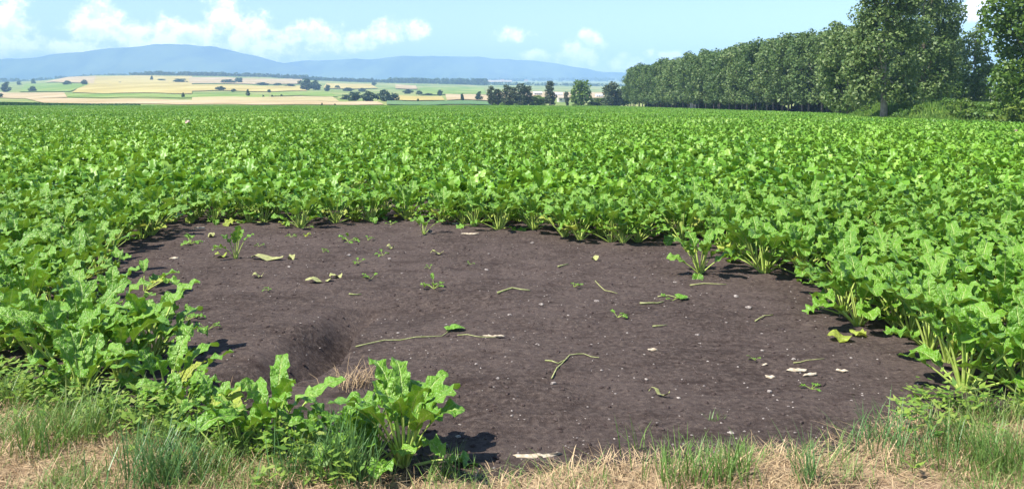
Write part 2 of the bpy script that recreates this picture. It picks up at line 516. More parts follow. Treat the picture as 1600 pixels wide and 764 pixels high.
def far_field(name, label, quad, m_):
    """quad: picture corners bottom-left, bottom-right, top-right, top-left"""
    (x0, y0), (x1, y1), (x2, y2), (x3, y3) = quad
    nu, nv = 24, 10
    lift[0] += 0.00003
    V = []
    for v in np.linspace(0, 1, nv):
        for u in np.linspace(0, 1, nu):
            a = np.array([x0 + (x1 - x0) * u, y0 + (y1 - y0) * u])
            b = np.array([x3 + (x2 - x3) * u, y3 + (y2 - y3) * u])
            p = a + (b - a) * v
            X, Y, Z = far_at(p[0], p[1] + 0.6 * math.sin(p[0] * 0.05) + 0.8 * (vnoise(np.array(p[0] * 0.06), np.array(p[1] * 0.5), 17) - 0.5))
            V.append((X, Y, Z + lift[0] * Y))
    Fc = [(j * nu + k, j * nu + k + 1, (j + 1) * nu + k + 1, (j + 1) * nu + k) for j in range(nv - 1) for k in range(nu - 1)]
    o = obj(name, mesh(name, V, Fc, m_, smooth=True))
    return tag(o, label, 'field', kind='structure')


far_field('stubble_field', 'long cream stubble strip just beyond the green crop', ((70, 163), (600, 165), (590, 160), (40, 154)), M['stubble'])
far_field('stubble_field', 'pinkish tan field on the far left behind the dark maize', ((-80, 154), (105, 154), (100, 146), (-80, 145)), M['stubble'])
far_field('green_field', 'thin green strip below the large wheat field', ((104, 153), (420, 154), (420, 149), (110, 147)), M['greenfield'])
far_field('tan_field', 'narrow tan strip above the long cream stubble', ((300, 158), (530, 159), (520, 152), (300, 153)), M['tan'])
far_field('wheat_field', 'large pale yellow wheat field on the low hill', ((112, 146), (300, 147), (300, 120), (150, 120)), M['wheat'])
far_field('wheat_field', 'pale yellow wheat field right of the large one, below a hedge', ((292, 143), (480, 144), (470, 136), (292, 133)), M['wheat'])
far_field('stubble_field', 'pinkish stubble field under the dark wood on the ridge', ((296, 131.5), (472, 133), (472, 125), (296, 122)), M['stubble'])
far_field('green_field', 'green field on the far left slope below two round trees', ((30, 144), (108, 145), (140, 132), (40, 132)), M['greenfield'])
far_field('stubble_field', 'thin pinkish strip along the top of the hill at left', ((70, 130), (146, 131), (150, 119.5), (108, 122)), M['stubble'])
far_field('green_field', 'dull green field behind the small lone trees', ((424, 151), (528, 152), (515, 145), (424, 145)), M['greenfield'])
far_field('wheat_field', 'small pale field between the hedges right of the ridge clump', ((505, 139), (590, 140), (580, 133), (510, 131)), M['wheat'])
far_field('stubble_field', 'thin cream field strip left of the bright green field', ((618, 140), (652, 140), (650, 135), (618, 134)), M['stubble'])
far_field('green_field', 'bright green field on the slope in the middle distance', ((655, 149), (760, 149), (756, 138), (655, 138)), M['greenfield'])
far_field('wheat_field', 'yellow strip below the bright green field', ((600, 158), (695, 158), (690, 152), (625, 151)), M['wheat'])
far_field('stubble_field', 'pinkish strip left of the row of dull trees', ((698, 158), (768, 158), (766, 150), (696, 149)), M['stubble'])
far_field('dull_green_field', 'dull green strip at the far end of the green crop', ((604, 165), (768, 165), (768, 159.5), (604, 159.5)), M['bluegreen'])
far_field('stubble_field', 'pale field behind the row of dull trees', ((775, 154), (965, 154), (965, 146), (775, 145)), M['stubble'])
far_field('stubble_field', 'small pale distant field near the village in the plain', ((748, 129.5), (800, 129.5), (800, 126.5), (752, 126.5)), M['stubble'])

# the pale track between crop and trees
V, Fc = [], []
for k, (X, Y) in enumerate([(-30, 418), (0, 413), (30, 407), (48, 404), (53, 404)]):
    for s in (-3.2, 3.2):
        V.append((X, Y + s, float(zbase(X, Y + s)) + 0.05))
    if k:
        Fc.append((2 * k - 2, 2 * k, 2 * k + 1, 2 * k - 1))
tag(obj('path', mesh('path', V, Fc, M['path'])), 'pale path along the far end of the crop below the dull trees', 'path', kind='structure')

# the mountains
def mountain(name, label, sky_pts, d, depth, seed):
    pts = np.array(sky_pts, float)
    pxs = np.linspace(pts[0, 0], pts[-1, 0], 160)
    vs = np.linspace(-1, 1, 33)
    top = np.interp(pxs, pts[:, 0], pts[:, 1])
    top = np.convolve(np.pad(top, 4, mode='edge'), np.ones(9) / 9, 'valid')
    V = []
    for v in vs:
        for p, t_ in zip(pxs, top):
            Y = d + v * depth
            X = (p - 800) / F * d
            hgt = (HOR + 3 - t_) / F * d + (fbm(np.array(p * 0.035), np.array(3.0), 4, seed) - 0.5) * 34
            fall = math.cos(v * PI / 2) ** 1.25
            rid = (fbm(np.array(X * 0.0016), np.array(Y * 0.0016), 4, seed + 3) - 0.5) * 420 * abs(v) * (1 - abs(v)) * 2
            V.append((X, Y, HC - 8 + max(-20.0, hgt * fall + rid * min(1.0, hgt / 150))))
    nc = len(pxs)
    Fc = [(j * nc + k, j * nc + k + 1, (j + 1) * nc + k + 1, (j + 1) * nc + k) for j in range(len(vs) - 1) for k in range(nc - 1)]
    return tag(obj(name, mesh(name, V, Fc, M['mountain'], smooth=True)), label, 'mountain', kind='structure')


mountain('mountain', 'long blue mountain on the left with a broad flat summit',
         [(-700, 112), (-300, 108), (0, 103), (60, 99), (100, 91), (150, 84), (185, 79), (215, 75), (260, 72.5), (320, 72), (345, 75), (370, 83),
          (400, 93), (430, 99), (470, 108), (520, 120), (600, 140)], 8000, 1500, 2)
mountain('mountain', 'blue mountain in the centre with a low rounded summit',
         [(340, 140), (400, 108), (440, 100), (490, 98), (550, 97), (575, 95), (620, 95.5), (650, 91), (690, 88), (725, 89), (760, 93), (800, 97), (860, 98.5),
          (900, 105), (930, 112), (960, 117), (1040, 121), (1200, 124), (1500, 126), (1900, 128), (2300, 140)], 8600, 1500, 8)

# haze: still summer air, one closed box round everything but the sky
top_h = 500.0
X0, X1, Y0, Y1, Z0, Z1 = -15500, 15500, -60, 11800, GMIN - 30, top_h
hv = [(X0, Y0, Z0), (X1, Y0, Z0), (X1, Y1, Z0), (X0, Y1, Z0), (X0, Y0, Z1), (X1, Y0, Z1), (X1, Y1, Z1), (X0, Y1, Z1)]
hf = [(0, 3, 2, 1), (4, 5, 6, 7), (0, 1, 5, 4), (1, 2, 6, 5), (2, 3, 7, 6), (3, 0, 4, 7)]
hm, n = mat('haze')
pv = n.a('ShaderNodeVolumePrincipled', {'Color': (0.40, 0.62, 1.0, 1), 'Density': 1.9e-4, 'Anisotropy': -0.25})
om = n.a('ShaderNodeOutputMaterial')
n.link(pv.outputs[0], om.inputs['Volume'])
tag(obj('haze', mesh('haze', hv, hf, hm)), 'pale blue summer haze over the fields and mountains', 'haze', kind='stuff')

# ------------------------------------------------------------------ trees
def crown_mesh(name, blobs, ncard, size, m_, seed, shell=(0.45, 1.05)):
    r = np.random.default_rng(seed)
    B = np.array(blobs, float)
    area = (B[:, 3] * B[:, 4] + B[:, 4] * B[:, 5] + B[:, 3] * B[:, 5])
    k = r.choice(len(B), ncard, p=area / area.sum())
    d = r.normal(size=(ncard, 3))
    d /= np.linalg.norm(d, axis=1)[:, None]
    rad = shell[0] + (shell[1] - shell[0]) * r.random(ncard) ** 0.5
    Pn = B[k, :3] + d * B[k, 3:6] * rad[:, None]
    nrm = d * 0.8 + r.normal(size=(ncard, 3)) * 0.55 + np.array([0, 0, 0.25])
    nrm /= np.linalg.norm(nrm, axis=1)[:, None]
    a = np.cross(nrm, r.normal(size=(ncard, 3)))
    a /= np.linalg.norm(a, axis=1)[:, None] + 1e-9
    b = np.cross(nrm, a)
    s = size * (0.55 + 0.9 * r.random(ncard))[:, None]
    asp = (0.45 + 0.4 * r.random(ncard))[:, None]
    v0 = Pn - a * s
    v1 = Pn - b * s * asp + nrm * s * 0.12
    v2 = Pn + a * s
    v3 = Pn + b * s * asp - nrm * s * 0.18
    V = np.stack([v0, v1, v2, v3], 1).reshape(-1, 3)
    Fc = np.arange(ncard * 4).reshape(-1, 4)
    return mesh(name, V, Fc, m_)


def envelope_blobs(r, nb, z0, z1, prof, rb):
    """blobs inside an envelope: prof(t) = radius of the crown at height fraction t"""
    out = []
    for k in range(nb):
        t = (k + r.random()) / nb
        z = z0 + (z1 - z0) * t
        R = prof(t)
        an = r.uniform(0, 2 * PI)
        q = R * math.sqrt(r.uniform(0.15, 1.0)) * 0.85
        b = rb * r.uniform(0.7, 1.3) * (0.55 + 0.6 * min(1, R / max(rb * 2.0, 0.01)))
        out.append((q * math.cos(an), q * math.sin(an), z, b * 1.05, b * 1.05, b * r.uniform(0.75, 1.15)))
    return out


def trunk_mesh(name, h, r0, blobs, nlimb, m_, r, lean=0.02, start=0.25):
    mb = MB()
    pts, rad = [], []
    for k in range(9):
        t = k / 8
        pts.append((lean * h * t * t + 0.06 * math.sin(5 * t + r0), 0.05 * math.sin(4 * t), h * t))
        rad.append(r0 * (1 - 0.85 * t) * (1.35 if k == 0 else 1))
    mb.add(*tube(pts, rad, 7))
    for b in r.sample(blobs, min(nlimb, len(blobs))):
        zb = max(h * start, b[2] - abs(b[0]) - abs(b[1]) - 0.4)
        zb = min(zb, h * 0.9)
        t = zb / h
        p0 = np.array((lean * h * t * t + 0.06 * math.sin(5 * t + r0), 0.05 * math.sin(4 * t), zb))
        p2 = np.array(b[:3])
        p1 = (p0 + p2) / 2 + np.array((0, 0, -0.08 * np.linalg.norm(p2 - p0)))
        rr_ = r0 * (1 - 0.85 * t) * 0.55
        mb.add(*tube([p0, p1, p2], [rr_, rr_ * 0.65, rr_ * 0.2], 5))
    return mb.mesh(name, [m_], True)


def make_tree(h, z0, prof, nb, rb, ncard, size, leafm, seed, r0, nlimb=10, lean=0.0):
    r = random.Random(seed)
    bl = envelope_blobs(r, nb, z0, h - rb * 0.6, prof, rb)
    return crown_mesh('crown', bl, ncard, size, leafm, seed), trunk_mesh('trunk', h * 0.88, r0, bl, nlimb, M['bark'], r, lean)


def place_tree(name, kit, loc, rz, s, label, cat, group=None, sx=None):
    e = empty(name, loc, rz)
    e.scale = (sx or s, sx or s, s)
    tag(e, label, cat, group)
    obj('crown', kit[0], e)
    if kit[1]:
        obj('trunk', kit[1], e)
    return e


def ordinal(k):
    w_ = ['first', 'second', 'third', 'fourth', 'fifth', 'sixth', 'seventh', 'eighth', 'ninth', 'tenth', 'eleventh', 'twelfth']
    if k < len(w_):
        return w_[k]
    q = k + 1
    return '%d%s' % (q, 'th' if 10 < q % 100 < 20 else {1: 'st', 2: 'nd', 3: 'rd'}.get(q % 10, 'th'))


def popprof(R):
    return lambda t: R * (0.55 + 0.75 * math.sin(PI * min(1, 0.12 + t * 0.80))) * (1 if t < 0.8 else 1 - (t - 0.8) * 2.6)


pop_kits = [make_tree(17.0 + 0.4 * (k % 3), 3.0, popprof(3.1), 46, 1.25, 5600, 0.27, M['poplar'], 50 + k, 0.20, 8) for k in range(6)]
rp = random.Random(3)
# the plantation: rows receding from the big poplars to the far end
for row in range(4):
    nT = 38
    for k in range(nT):
        t = (k + 0.5 * (row % 2)) / (nT - 1)
        Y = 382 - t * 212 + rp.uniform(-1.0, 1.0)
        X = 51.0 + (382 - Y) / 207.0 * 10.5 + row * 6.6 + rp.uniform(-0.7, 0.7)
        kit = pop_kits[rp.randrange(6)]
        if row == 0:
            lab = ('grey green poplar, %s from the far left end of the front plantation row' % ordinal(k))
        else:
            lab = 'grey green poplar standing in the %s plantation row, behind the front row' % ordinal(row)
        place_tree('poplar_tree', kit, (X, Y, float(zbase(X, Y)) - 0.1), rp.uniform(0, 6.28), rp.uniform(0.94, 1.03), lab, 'tree',
                   'poplars in the front plantation row' if row == 0 else 'poplars in the rows behind the front plantation row')

# undergrowth under the plantation
def bush_mesh(seed, nb, W, H, rb, ncard, size, m_, D=None):
    r = random.Random(seed)
    bl = []
    D = D or W
    for k in range(nb):
        a, q = r.uniform(0, 2 * PI), math.sqrt(r.random())
        b = rb * r.uniform(0.7, 1.25)
        x, y = q * math.cos(a), q * math.sin(a)
        hh = H * (1 - 0.6 * q * q) * r.uniform(0.35, 1.0) - b
        bl.append((x * (W / 2 - b * 0.6), y * (D / 2 - b * 0.6), max(b * 0.5, hh), b, b, b * 0.9))
    return crown_mesh('foliage', bl, ncard, size, m_, seed), bl


def stems_mesh(bl, seed):
    r = random.Random(seed)
    mb = MB()
    for b in r.sample(bl, min(7, len(bl))):
        p = np.array(b[:3])
        mb.add(*tube([(p[0] * 0.3, p[1] * 0.3, -0.05), p * 0.6, p], [0.05, 0.035, 0.015], 4))
    return mb.mesh('stems', [M['bark']], True)


def bush(name, kit, loc, rz, s, label, cat='bush', group=None):
    e = empty(name, loc, rz)
    e.scale = s if isinstance(s, tuple) else (s, s, s)
    tag(e, label, cat, group)
    obj('foliage', kit[0], e)
    obj('stems', kit[2], e)
    return e


def bush_kit(seed, nb, W, H, rb, ncard, size, m_):
    a, b = bush_mesh(seed, nb, W, H, rb, ncard, size, m_)
    return a, b, stems_mesh(b, seed)


ubk = [bush_kit(200 + k, 16, 5.0, 2.6, 0.7, 900, 0.30, M['broad']) for k in range(3)]
for k in range(44):
    Y = 376 - k * 4.8 + rp.uniform(-3, 3)
    X = 54.5 + (382 - Y) / 207.0 * 10.5 + rp.uniform(0, 16)
    bush('bush', ubk[k % 3], (X, Y, float(zbase(X, Y))), rp.uniform(0, 6), rp.uniform(0.9, 1.5),
         'dark bush in the shade between the plantation trunks', 'bush', 'bushes under the plantation')

# the big trees at right
def at(px, Y):
    X = (px - 800) / F * Y
    return X, Y, float(zbase(X, Y)) - 0.1


def bigprof(R):
    return lambda t: R * (0.75 + 0.5 * math.sin(PI * (0.1 + 0.8 * t))) * (1 if t < 0.82 else 1 - (t - 0.82) * 2.8)


r_ = random.Random(77)
_bark = M['bark']
M['bark'] = M['palebark']
big1 = make_tree(21.5, 2.5, lambda t: 4.3 * (1.05 - 0.35 * t) * (1 if t < 0.85 else 1 - (t - 0.85) * 3), 96, 1.15, 23000, 0.18, M['poplar'], 301, 0.36, 26, 0.01)
M['bark'] = _bark
place_tree('poplar_tree', big1, at(1381, 100), 0.6, 1.0, 'tall spreading poplar with a pale bare trunk at the crop edge', 'tree')
big2 = make_tree(24.0, 2.5, lambda t: 4.3 * (0.72 + 0.45 * math.sin(PI * (0.15 + 0.75 * t))) * (1 if t < 0.85 else 1 - (t - 0.85) * 3), 92, 1.2, 21000, 0.19, M['poplar'], 302, 0.40, 24, 0.0)
place_tree('poplar_tree', big2, at(1444, 122), 2.0, 1.0, 'tall column shaped poplar just right of the pale trunk', 'tree')
lowl = make_tree(13.0, 1.8, bigprof(3.3), 44, 1.1, 7000, 0.22, M['poplar'], 303, 0.2, 14)
place_tree('poplar_tree', lowl, at(1325, 118), 1.0, 0.92, 'lower leafy poplar left of the pale trunk, in front of the plantation', 'tree')
thin = make_tree(13.5, 2.5, lambda t: 2.3 * (0.5 + 0.7 * math.sin(PI * min(1, 0.15 + 0.8 * t))), 30, 0.9, 3600, 0.2, M['poplar'], 304, 0.2, 16)
place_tree('poplar_tree', thin, at(1523, 128), 2.2, 0.97, 'thin see-through poplar in the gap beside the dark tree', 'tree')
dark = make_tree(17.0, 2.0, bigprof(4.6), 110, 1.25, 26000, 0.19, M['broad'], 305, 0.34, 22, -0.02)
place_tree('broadleaf_tree', dark, at(1642, 84), 0.3, 1.0, 'large fresh green broadleaf tree at the right side above the bushes', 'tree')
back = make_tree(10.0, 0.8, bigprof(3.4), 34, 1.1, 3200, 0.3, M['broad'], 306, 0.2, 8)
for px, d, s, lab in ((1480, 150, 0.78, 'dark tree behind the column shaped poplar and the grass bank'),
                      (1548, 140, 0.80, 'dark tree low behind the thin see-through poplar'),
                      (1360, 150, 0.72, 'dark leafy tree behind the pale trunk, beneath the poplar crowns'),
                      (1415, 155, 0.66, 'dark tree behind the foot of the two tall poplars'),
                      (1640, 120, 1.0, 'dark tree at the right side behind the fresh green broadleaf tree')):
    place_tree('broadleaf_tree', back, at(px, d), px * 0.7, s, lab, 'tree')

# grassy bank with bushes
def bank_h(X, Y):
    return 1.7 * sm((X - 41.0) / 4.5) * sm((Y - 84.0) / 11) * (1 - sm((Y - 108) / 14)) * (1 - sm((X - 54) / 8))


bx = np.linspace(38, 64, 60)
by = np.linspace(82, 124, 50)
XX, YY = np.meshgrid(bx, by)
ZZ = zbase(XX, YY) - 0.12 + bank_h(XX, YY) + (fbm(XX * 0.6, YY * 0.6, 3, 4) - 0.5) * 0.25
i = (np.arange(49)[:, None] * 60 + np.arange(59)[None, :]).ravel()
tag(obj('grass_bank', mesh('grass_bank', np.stack([XX, YY, ZZ], -1).reshape(-1, 3), np.stack([i, i + 1, i + 61, i + 60], -1), M['bank'], smooth=True)),
    'sunlit grassy bank below the tall poplars at the crop edge', 'bank', kind='structure')
nb_ = 22000
gx, gy = rng.uniform(39.5, 58, nb_), rng.uniform(83, 112, nb_)
gz = zbase(gx, gy) - 0.12 + bank_h(gx, gy)
an = rng.uniform(0, 6.28, nb_)
hh = rng.uniform(0.2, 0.6, nb_)
dx, dy = np.cos(an) * 0.08, np.sin(an) * 0.08
V = np.stack([np.stack([gx - dx, gy - dy, gz - 0.1], -1), np.stack([gx + dx, gy + dy, gz - 0.1], -1),
              np.stack([gx + rng.normal(0, .15, nb_), gy + rng.normal(0, .15, nb_), gz + hh], -1)], 1).reshape(-1, 3)
tag(obj('bank_grass', mesh('bank_grass', V, np.arange(nb_ * 3).reshape(-1, 3), M['shrub'])), 'tall sunlit grass growing on the bank', 'grass', kind='stuff')

sbk = [bush_kit(230 + k, 22, 4.6, 2.7, 0.65, 3200, 0.14, M['shrub' if k != 1 else 'broad']) for k in range(3)]
for px, d, s, kk, lab in ((1408, 96, 0.50, 0, 'small light green bush at the foot of the pale trunk'),
                          (1462, 98, 0.45, 0, 'light green bush in the middle of the grass bank'),
                          (1436, 95, 0.42, 2, 'low rounded yellow green bush on the left of the grass bank'),
                          (1482, 93, 0.55, 2, 'rounded bush left of the dark one at the right end of the grass bank'),
                          (1503, 88, 0.85, 1, 'dark green bush at the right end of the grass bank'),
                          (1534, 87, 0.75, 0, 'light green bush between two darker ones below the dark tree'),
                          (1562, 86, 0.95, 2, 'broad light green bush under the fresh green broadleaf tree'),
                          (1600, 82, 0.98, 1, 'dark bush at the very right of the bush row'),
                          (1650, 80, 1.0, 2, 'bush beyond the right end of the bush row')):
    p_ = at(px, d)
    bush('bush', sbk[kk], (p_[0], p_[1], p_[2] + 0.85 * float(bank_h(p_[0], p_[1]))), px * 1.3, s, lab)

# dull trees at the far end of the crop
dull = [make_tree(12.0, 1.0, lambda t: 2.4 * (0.6 + 0.6 * math.sin(PI * min(1, 0.1 + 0.8 * t))) * (1 - 0.35 * t), 26, 0.95, 1700, 0.34, M['conifer'], 320 + k, 0.2, 6) for k in range(3)]
rnd = [make_tree(10.0, 1.2, lambda t: 3.6 * math.sin(PI * (0.16 + 0.72 * t)), 26, 1.3, 1700, 0.42, M[m_], 330 + k, 0.22, 6) for k, m_ in enumerate(('broad', 'conifer', 'broad'))]
DULL = [(768, 134, 17, dull[0], 'slim dull tree at the left end of the far tree row'), (778, 139, 20, dull[1], 'short dull tree, second in the far tree row'),
        (792, 132, 18, dull[2], 'slim brownish tree, third in the far tree row'), (803, 136, 20, dull[0], 'dull tree in the middle of the far tree row'),
        (814, 130, 19, dull[1], 'tallest brownish tree in the far tree row'), (824, 134, 20, dull[2], 'bushy dull tree at the right end of the far tree row'),
        (841, 149, 30, rnd[0], 'low round tree in the gap of the far tree row'), (860, 126, 20, dull[0], 'pointed dull tree standing alone by the pale buildings'),
        (885, 143, 9, dull[1], 'thin brownish sapling left of the big round tree'), (908, 124, 36, rnd[2], 'big round dark tree at the far end of the crop'),
        (934, 153, 28, rnd[0], 'low bush-like tree right of the big round tree'), (955, 127, 40, rnd[1], 'round grey green tree at the left end of the plantation'),
        (974, 134, 34, rnd[0], 'dark round tree touching the far end of the plantation')]
for px, ty, wpx, kit, lab in DULL:
    Y = 420 + (px * 7 % 13)
    X, Y, Z = at(px, Y)
    base = HOR + (HC - Z) / Y * F
    hm_ = (base - ty) / F * Y
    kh = max(v.co.z for v in kit[0].vertices)
    kw = 2 * max(abs(v.co.x) for v in kit[0].vertices)
    e = place_tree('field_tree', kit, (X, Y, Z), px * 1.1, hm_ / kh, lab, 'tree', 'trees at the far end of the crop')
    e.scale = (wpx * 1.15 / F * Y / kw,) * 2 + (hm_ / kh,)

# low bushes joining the foot of the far row
for k, (px, sc_) in enumerate(((772, .55), (786, .7), (798, .6), (809, .75), (820, .6), (832, .5), (850, .45), (898, .5), (920, .6), (945, .6), (964, .7))):
    X, Y, Z = at(px, 424 + (k % 3) * 2)
    bush('bush', ubk[k % 3], (X, Y, Z), k * 1.3, sc_ * 1.4, 'low dark bush, %s from the left at the foot of the far tree row' % ordinal(k), 'bush', 'bushes at the foot of the far tree row')

# trees and hedges scattered over the far fields: (px, base row, height px, width px, label)
FT = [(10, 144, 15, 15, 'dark tree clump at the far left edge of the fields'), (2, 153, 7, 6, 'small dark bush at the far left above the maize'), (50, 144, 9, 15, 'round dark tree in the green field at far left'),
      (52, 132, 8, 9, 'small tree behind the round dark one at far left'), (30, 133, 6, 8, 'small pale tree on the far left slope'), (105, 133.5, 7, 13, 'round tree left of a pair on the wheat field edge'),
      (131, 133.5, 9, 11, 'tree at the left edge of the large wheat field'), (237, 126, 7, 6, 'small tree at the top right of the large wheat field'),
      (253, 127, 3.5, 14, 'low hedge at the top of the large wheat field'), (280, 129.5, 6, 23, 'dark low hedge under the ridge wood'), (187, 130, 2, 5, 'tiny bush in the large wheat field'),
      (286, 153, 8, 6, 'lone dark tree at the right of the green strip'), (356, 130.5, 6, 24, 'low copse in the pinkish stubble field'), (372, 130, 8, 14, 'taller end of the copse in the pinkish stubble field'),
      (344, 142, 7, 18, 'dark bush group in the wheat field right of the large one'), (365, 144, 5, 9, 'small bush right of the dark bush group'), (387, 151, 11, 6, 'dark upright lone tree in the green field'),
      (420, 145, 5, 6, 'tiny lone tree right of the upright lone tree'), (410, 133.5, 4.5, 26, 'hedge running right from the copse'), (434, 134, 4, 16, 'hedge end before the large clump'),
      (452, 136, 5, 16, 'thin hedge left of the large clump'), (477, 141, 17, 24, 'left half of the large dark clump under the ridge'), (494, 141, 15, 20, 'right half of the large dark clump under the ridge'),
      (512, 143, 10, 12, 'smaller dark tree right of the large clump'), (411, 152.5, 4, 4, 'first tiny bush on the tan strip'), (425, 152.5, 4, 4, 'second tiny bush on the tan strip'), (440, 151, 3.5, 5, 'third tiny bush on the tan strip'),
      (503, 165.5, 5, 4, 'tiny dark bush at the far end of the crop'), (523, 166.5, 4, 4, 'tiny dark bush right of another at the crop end'),
      (527, 139, 5, 10, 'small bush at the left of the pale field'), (545, 143, 6, 20, 'left part of the hedge above the scrub'), (566, 144, 6, 16, 'right part of the hedge above the scrub'),
      (540, 156, 8, 16, 'left end of the wide dark scrub'), (556, 158, 14, 24, 'left middle of the wide dark scrub'), (578, 159, 16, 28, 'middle of the wide dark scrub'),
      (600, 159, 18, 26, 'tall right middle of the wide dark scrub'), (616, 159, 13, 18, 'right end of the wide dark scrub'),
      (585, 134.5, 6, 9, 'small dark tree in the pale field right of the ridge clump'), (638, 147, 7, 20, 'dark hedge under the thin cream strip'), (655, 149, 7, 12, 'bush at the right end of the dark hedge'), (670, 149.5, 3.5, 20, 'low hedge at the bottom of the bright green field'),
      (688, 150, 9, 9, 'dark lone tree at the bottom of the bright green field'), (653, 159, 5, 5, 'small bush below the yellow strip'), (722, 158.5, 12, 7, 'upright dark tree on the pinkish strip'),
      (749, 157.5, 14, 12, 'brownish tree at the right of the pinkish strip')]
small_kits = [make_tree(8.0, 0.6, lambda t: 3.3 * math.sin(PI * (0.2 + 0.68 * t)), 16, 1.3, 620, 0.6, M['wood_far'], 350 + k, 0.25, 3) for k in range(4)]
small_dim = [(max(v.co.z for v in k[0].vertices), 2 * max(abs(v.co.x) for v in k[0].vertices)) for k in small_kits]
for j, (px, by_, hp, wp, lab) in enumerate(FT):
    X, Y, Z = far_at(px, by_)
    k = j % 4
    e = place_tree('field_tree', small_kits[k], (X, Y, Z - 0.2), j * 1.7, 1.0, lab, 'hedge' if 'hedge' in lab else ('bush' if 'bush' in lab else 'tree'), 'trees and hedges in the far fields')
    e.scale = (wp * 1.1 / F * Y / small_dim[k][1],) * 2 + (hp * 1.1 / F * Y / small_dim[k][0],)


# far-off woods, each one mass
def wood(label, base, d, depth, nblob, rb, ncard, size, seed):
    """base: list of (px, base row, height px)"""
    r = random.Random(seed)
    b = np.array(base, float)
    bl = []
    for k in range(nblob):
        px = r.uniform(b[0, 0], b[-1, 0])
        dd = d + r.uniform(0, depth)
        X = (px - 800) / F * dd
        Zb = HC - (np.interp(px, b[:, 0], b[:, 1]) - HOR) / F * dd
        h = np.interp(px, b[:, 0], b[:, 2]) / F * dd
        q = rb * r.uniform(0.7, 1.3)
        bl.append((X, dd, Zb + max(0.2 * q, (h - q) * r.uniform(0.2, 1.0)), q * 1.3, q * 1.3, q))
    return tag(obj('forest', crown_mesh('forest', bl, ncard, size, M['wood_far'], seed)), label, 'forest', kind='stuff')


wood('dark wood along the top of the wheat hill', [(205, 118, 3), (235, 119, 8), (300, 121, 9), (380, 123, 9.5), (440, 126, 10), (480, 127, 10)], 2650, 120, 420, 6.0, 9000, 3.0, 401)
wood('dark wood on the ridge right of the large clump', [(470, 128, 10), (520, 130, 8.5), (560, 131, 9), (600, 133, 9)], 2660, 120, 260, 6.0, 6000, 3.0, 402)
wood('broad green wood on the ridge in the centre', [(590, 135, 9), (612, 136, 15), (640, 136, 15), (680, 135, 13), (720, 134, 12), (760, 133, 10)], 2620, 150, 340, 6.0, 7600, 3.0, 403)
wood('far wood in the plain behind the row of dull trees', [(745, 138, 9), (800, 139, 11), (880, 139, 10), (960, 140, 9), (1100, 140, 9)], 2800, 500, 420, 7.0, 8000, 3.4, 404)
wood('blue distant wood on the far left horizon', [(-300, 132, 10), (0, 132, 10), (60, 131, 10), (110, 126, 8), (160, 120, 4), (215, 119, 3.5)], 3600, 500, 420, 8.0, 8000, 4.0, 405)
wood('thin distant wood line in the plain at the foot of the central mountain', [(740, 127, 4), (850, 126, 4.5), (1000, 126, 5), (1300, 127, 5)], 6000, 500, 300, 12.0, 5000, 6.0, 406)

# maize at far left
nm = 9000
t = rng.random(nm)
q = rng.random(nm)
mY = 330 + 130 * t + q * 25
mX = (-120 + 340 * t - 800) / F * mY - q * 3
mz = zbase(mX, mY)
hh = 2.3 * np.sqrt(rng.random(nm)) * np.clip(1.25 - 0.9 * t, 0.3, 1)
an = rng.uniform(0, 6.28, nm)
sx, sy = np.cos(an), np.sin(an)
V = np.stack([np.stack([mX - sx * .12, mY - sy * .12, mz + hh * 0.25], -1), np.stack([mX + sx * .12, mY + sy * .12, mz + hh * 0.25], -1),
              np.stack([mX + sx * .5, mY + sy * .5, mz + hh], -1), np.stack([mX + sy * .3, mY - sx * .3, mz + hh * 0.9], -1)], 1).reshape(-1, 3)
tag(obj('maize_crop', mesh('maize_crop', V, np.arange(nm * 4).reshape(-1, 4), M['maize'])), 'dark green strip of tall maize at the far left end of the crop', 'crop', kind='stuff')


# ------------------------------------------------------------------ buildings
def box(x0, x1, y0, y1, z0, z1):
    V = [(x0, y0, z0), (x1, y0, z0), (x1, y1, z0), (x0, y1, z0), (x0, y0, z1), (x1, y0, z1), (x1, y1, z1), (x0, y1, z1)]
    return V, [(0, 3, 2, 1), (4, 5, 6, 7), (0, 1, 5, 4), (1, 2, 6, 5), (2, 3, 7, 6), (3, 0, 4, 7)]


def house(name, label, loc, rz, L, W, H, R, wm, rm, nwin):
    e = empty(name, loc, rz)
    tag(e, label, 'building')
    mb = MB()
    V = [(-L / 2, -W / 2, -1), (L / 2, -W / 2, -1), (L / 2, W / 2, -1), (-L / 2, W / 2, -1), (-L / 2, -W / 2, H), (L / 2, -W / 2, H), (L / 2, W / 2, H), (-L / 2, W / 2, H),
         (-L / 2, 0, H + R), (L / 2, 0, H + R)]
    mb.add(V, [(0, 1, 5, 4), (2, 3, 7, 6), (1, 2, 6, 9, 5), (3, 0, 4, 8, 7)])
    obj('wall', mb.mesh('wall', [wm]), e)
    o_ = 0.5
    th = 0.2
    mb = MB()
    k = R / (W / 2)
    for s in (-1, 1):
        y_e = s * (W / 2 + o_)
        z_e = H - o_ * k
        V = [(-L / 2 - o_, y_e, z_e + .05), (L / 2 + o_, y_e, z_e + .05), (L / 2 + o_, 0, H + R + .05), (-L / 2 - o_, 0, H + R + .05)]
        V += [(x, y, z + th) for x, y, z in V]
        mb.add(V, [(0, 3, 2, 1), (4, 5, 6, 7), (0, 1, 5, 4), (1, 2, 6, 5), (2, 3, 7, 6), (3, 0, 4, 7)])
    obj('roof', mb.mesh('roof', [rm]), e)
    for j in range(nwin):
        x = -L / 2 + L * (j + 0.5) / nwin
        mb = MB()
        mb.add(*box(x - 0.5, x + 0.5, -W / 2 - 0.06, -W / 2 + 0.1, H * 0.4, H * 0.4 + 1.2))
        obj('window', mb.mesh('window', [M['glass']]), e)
    return e


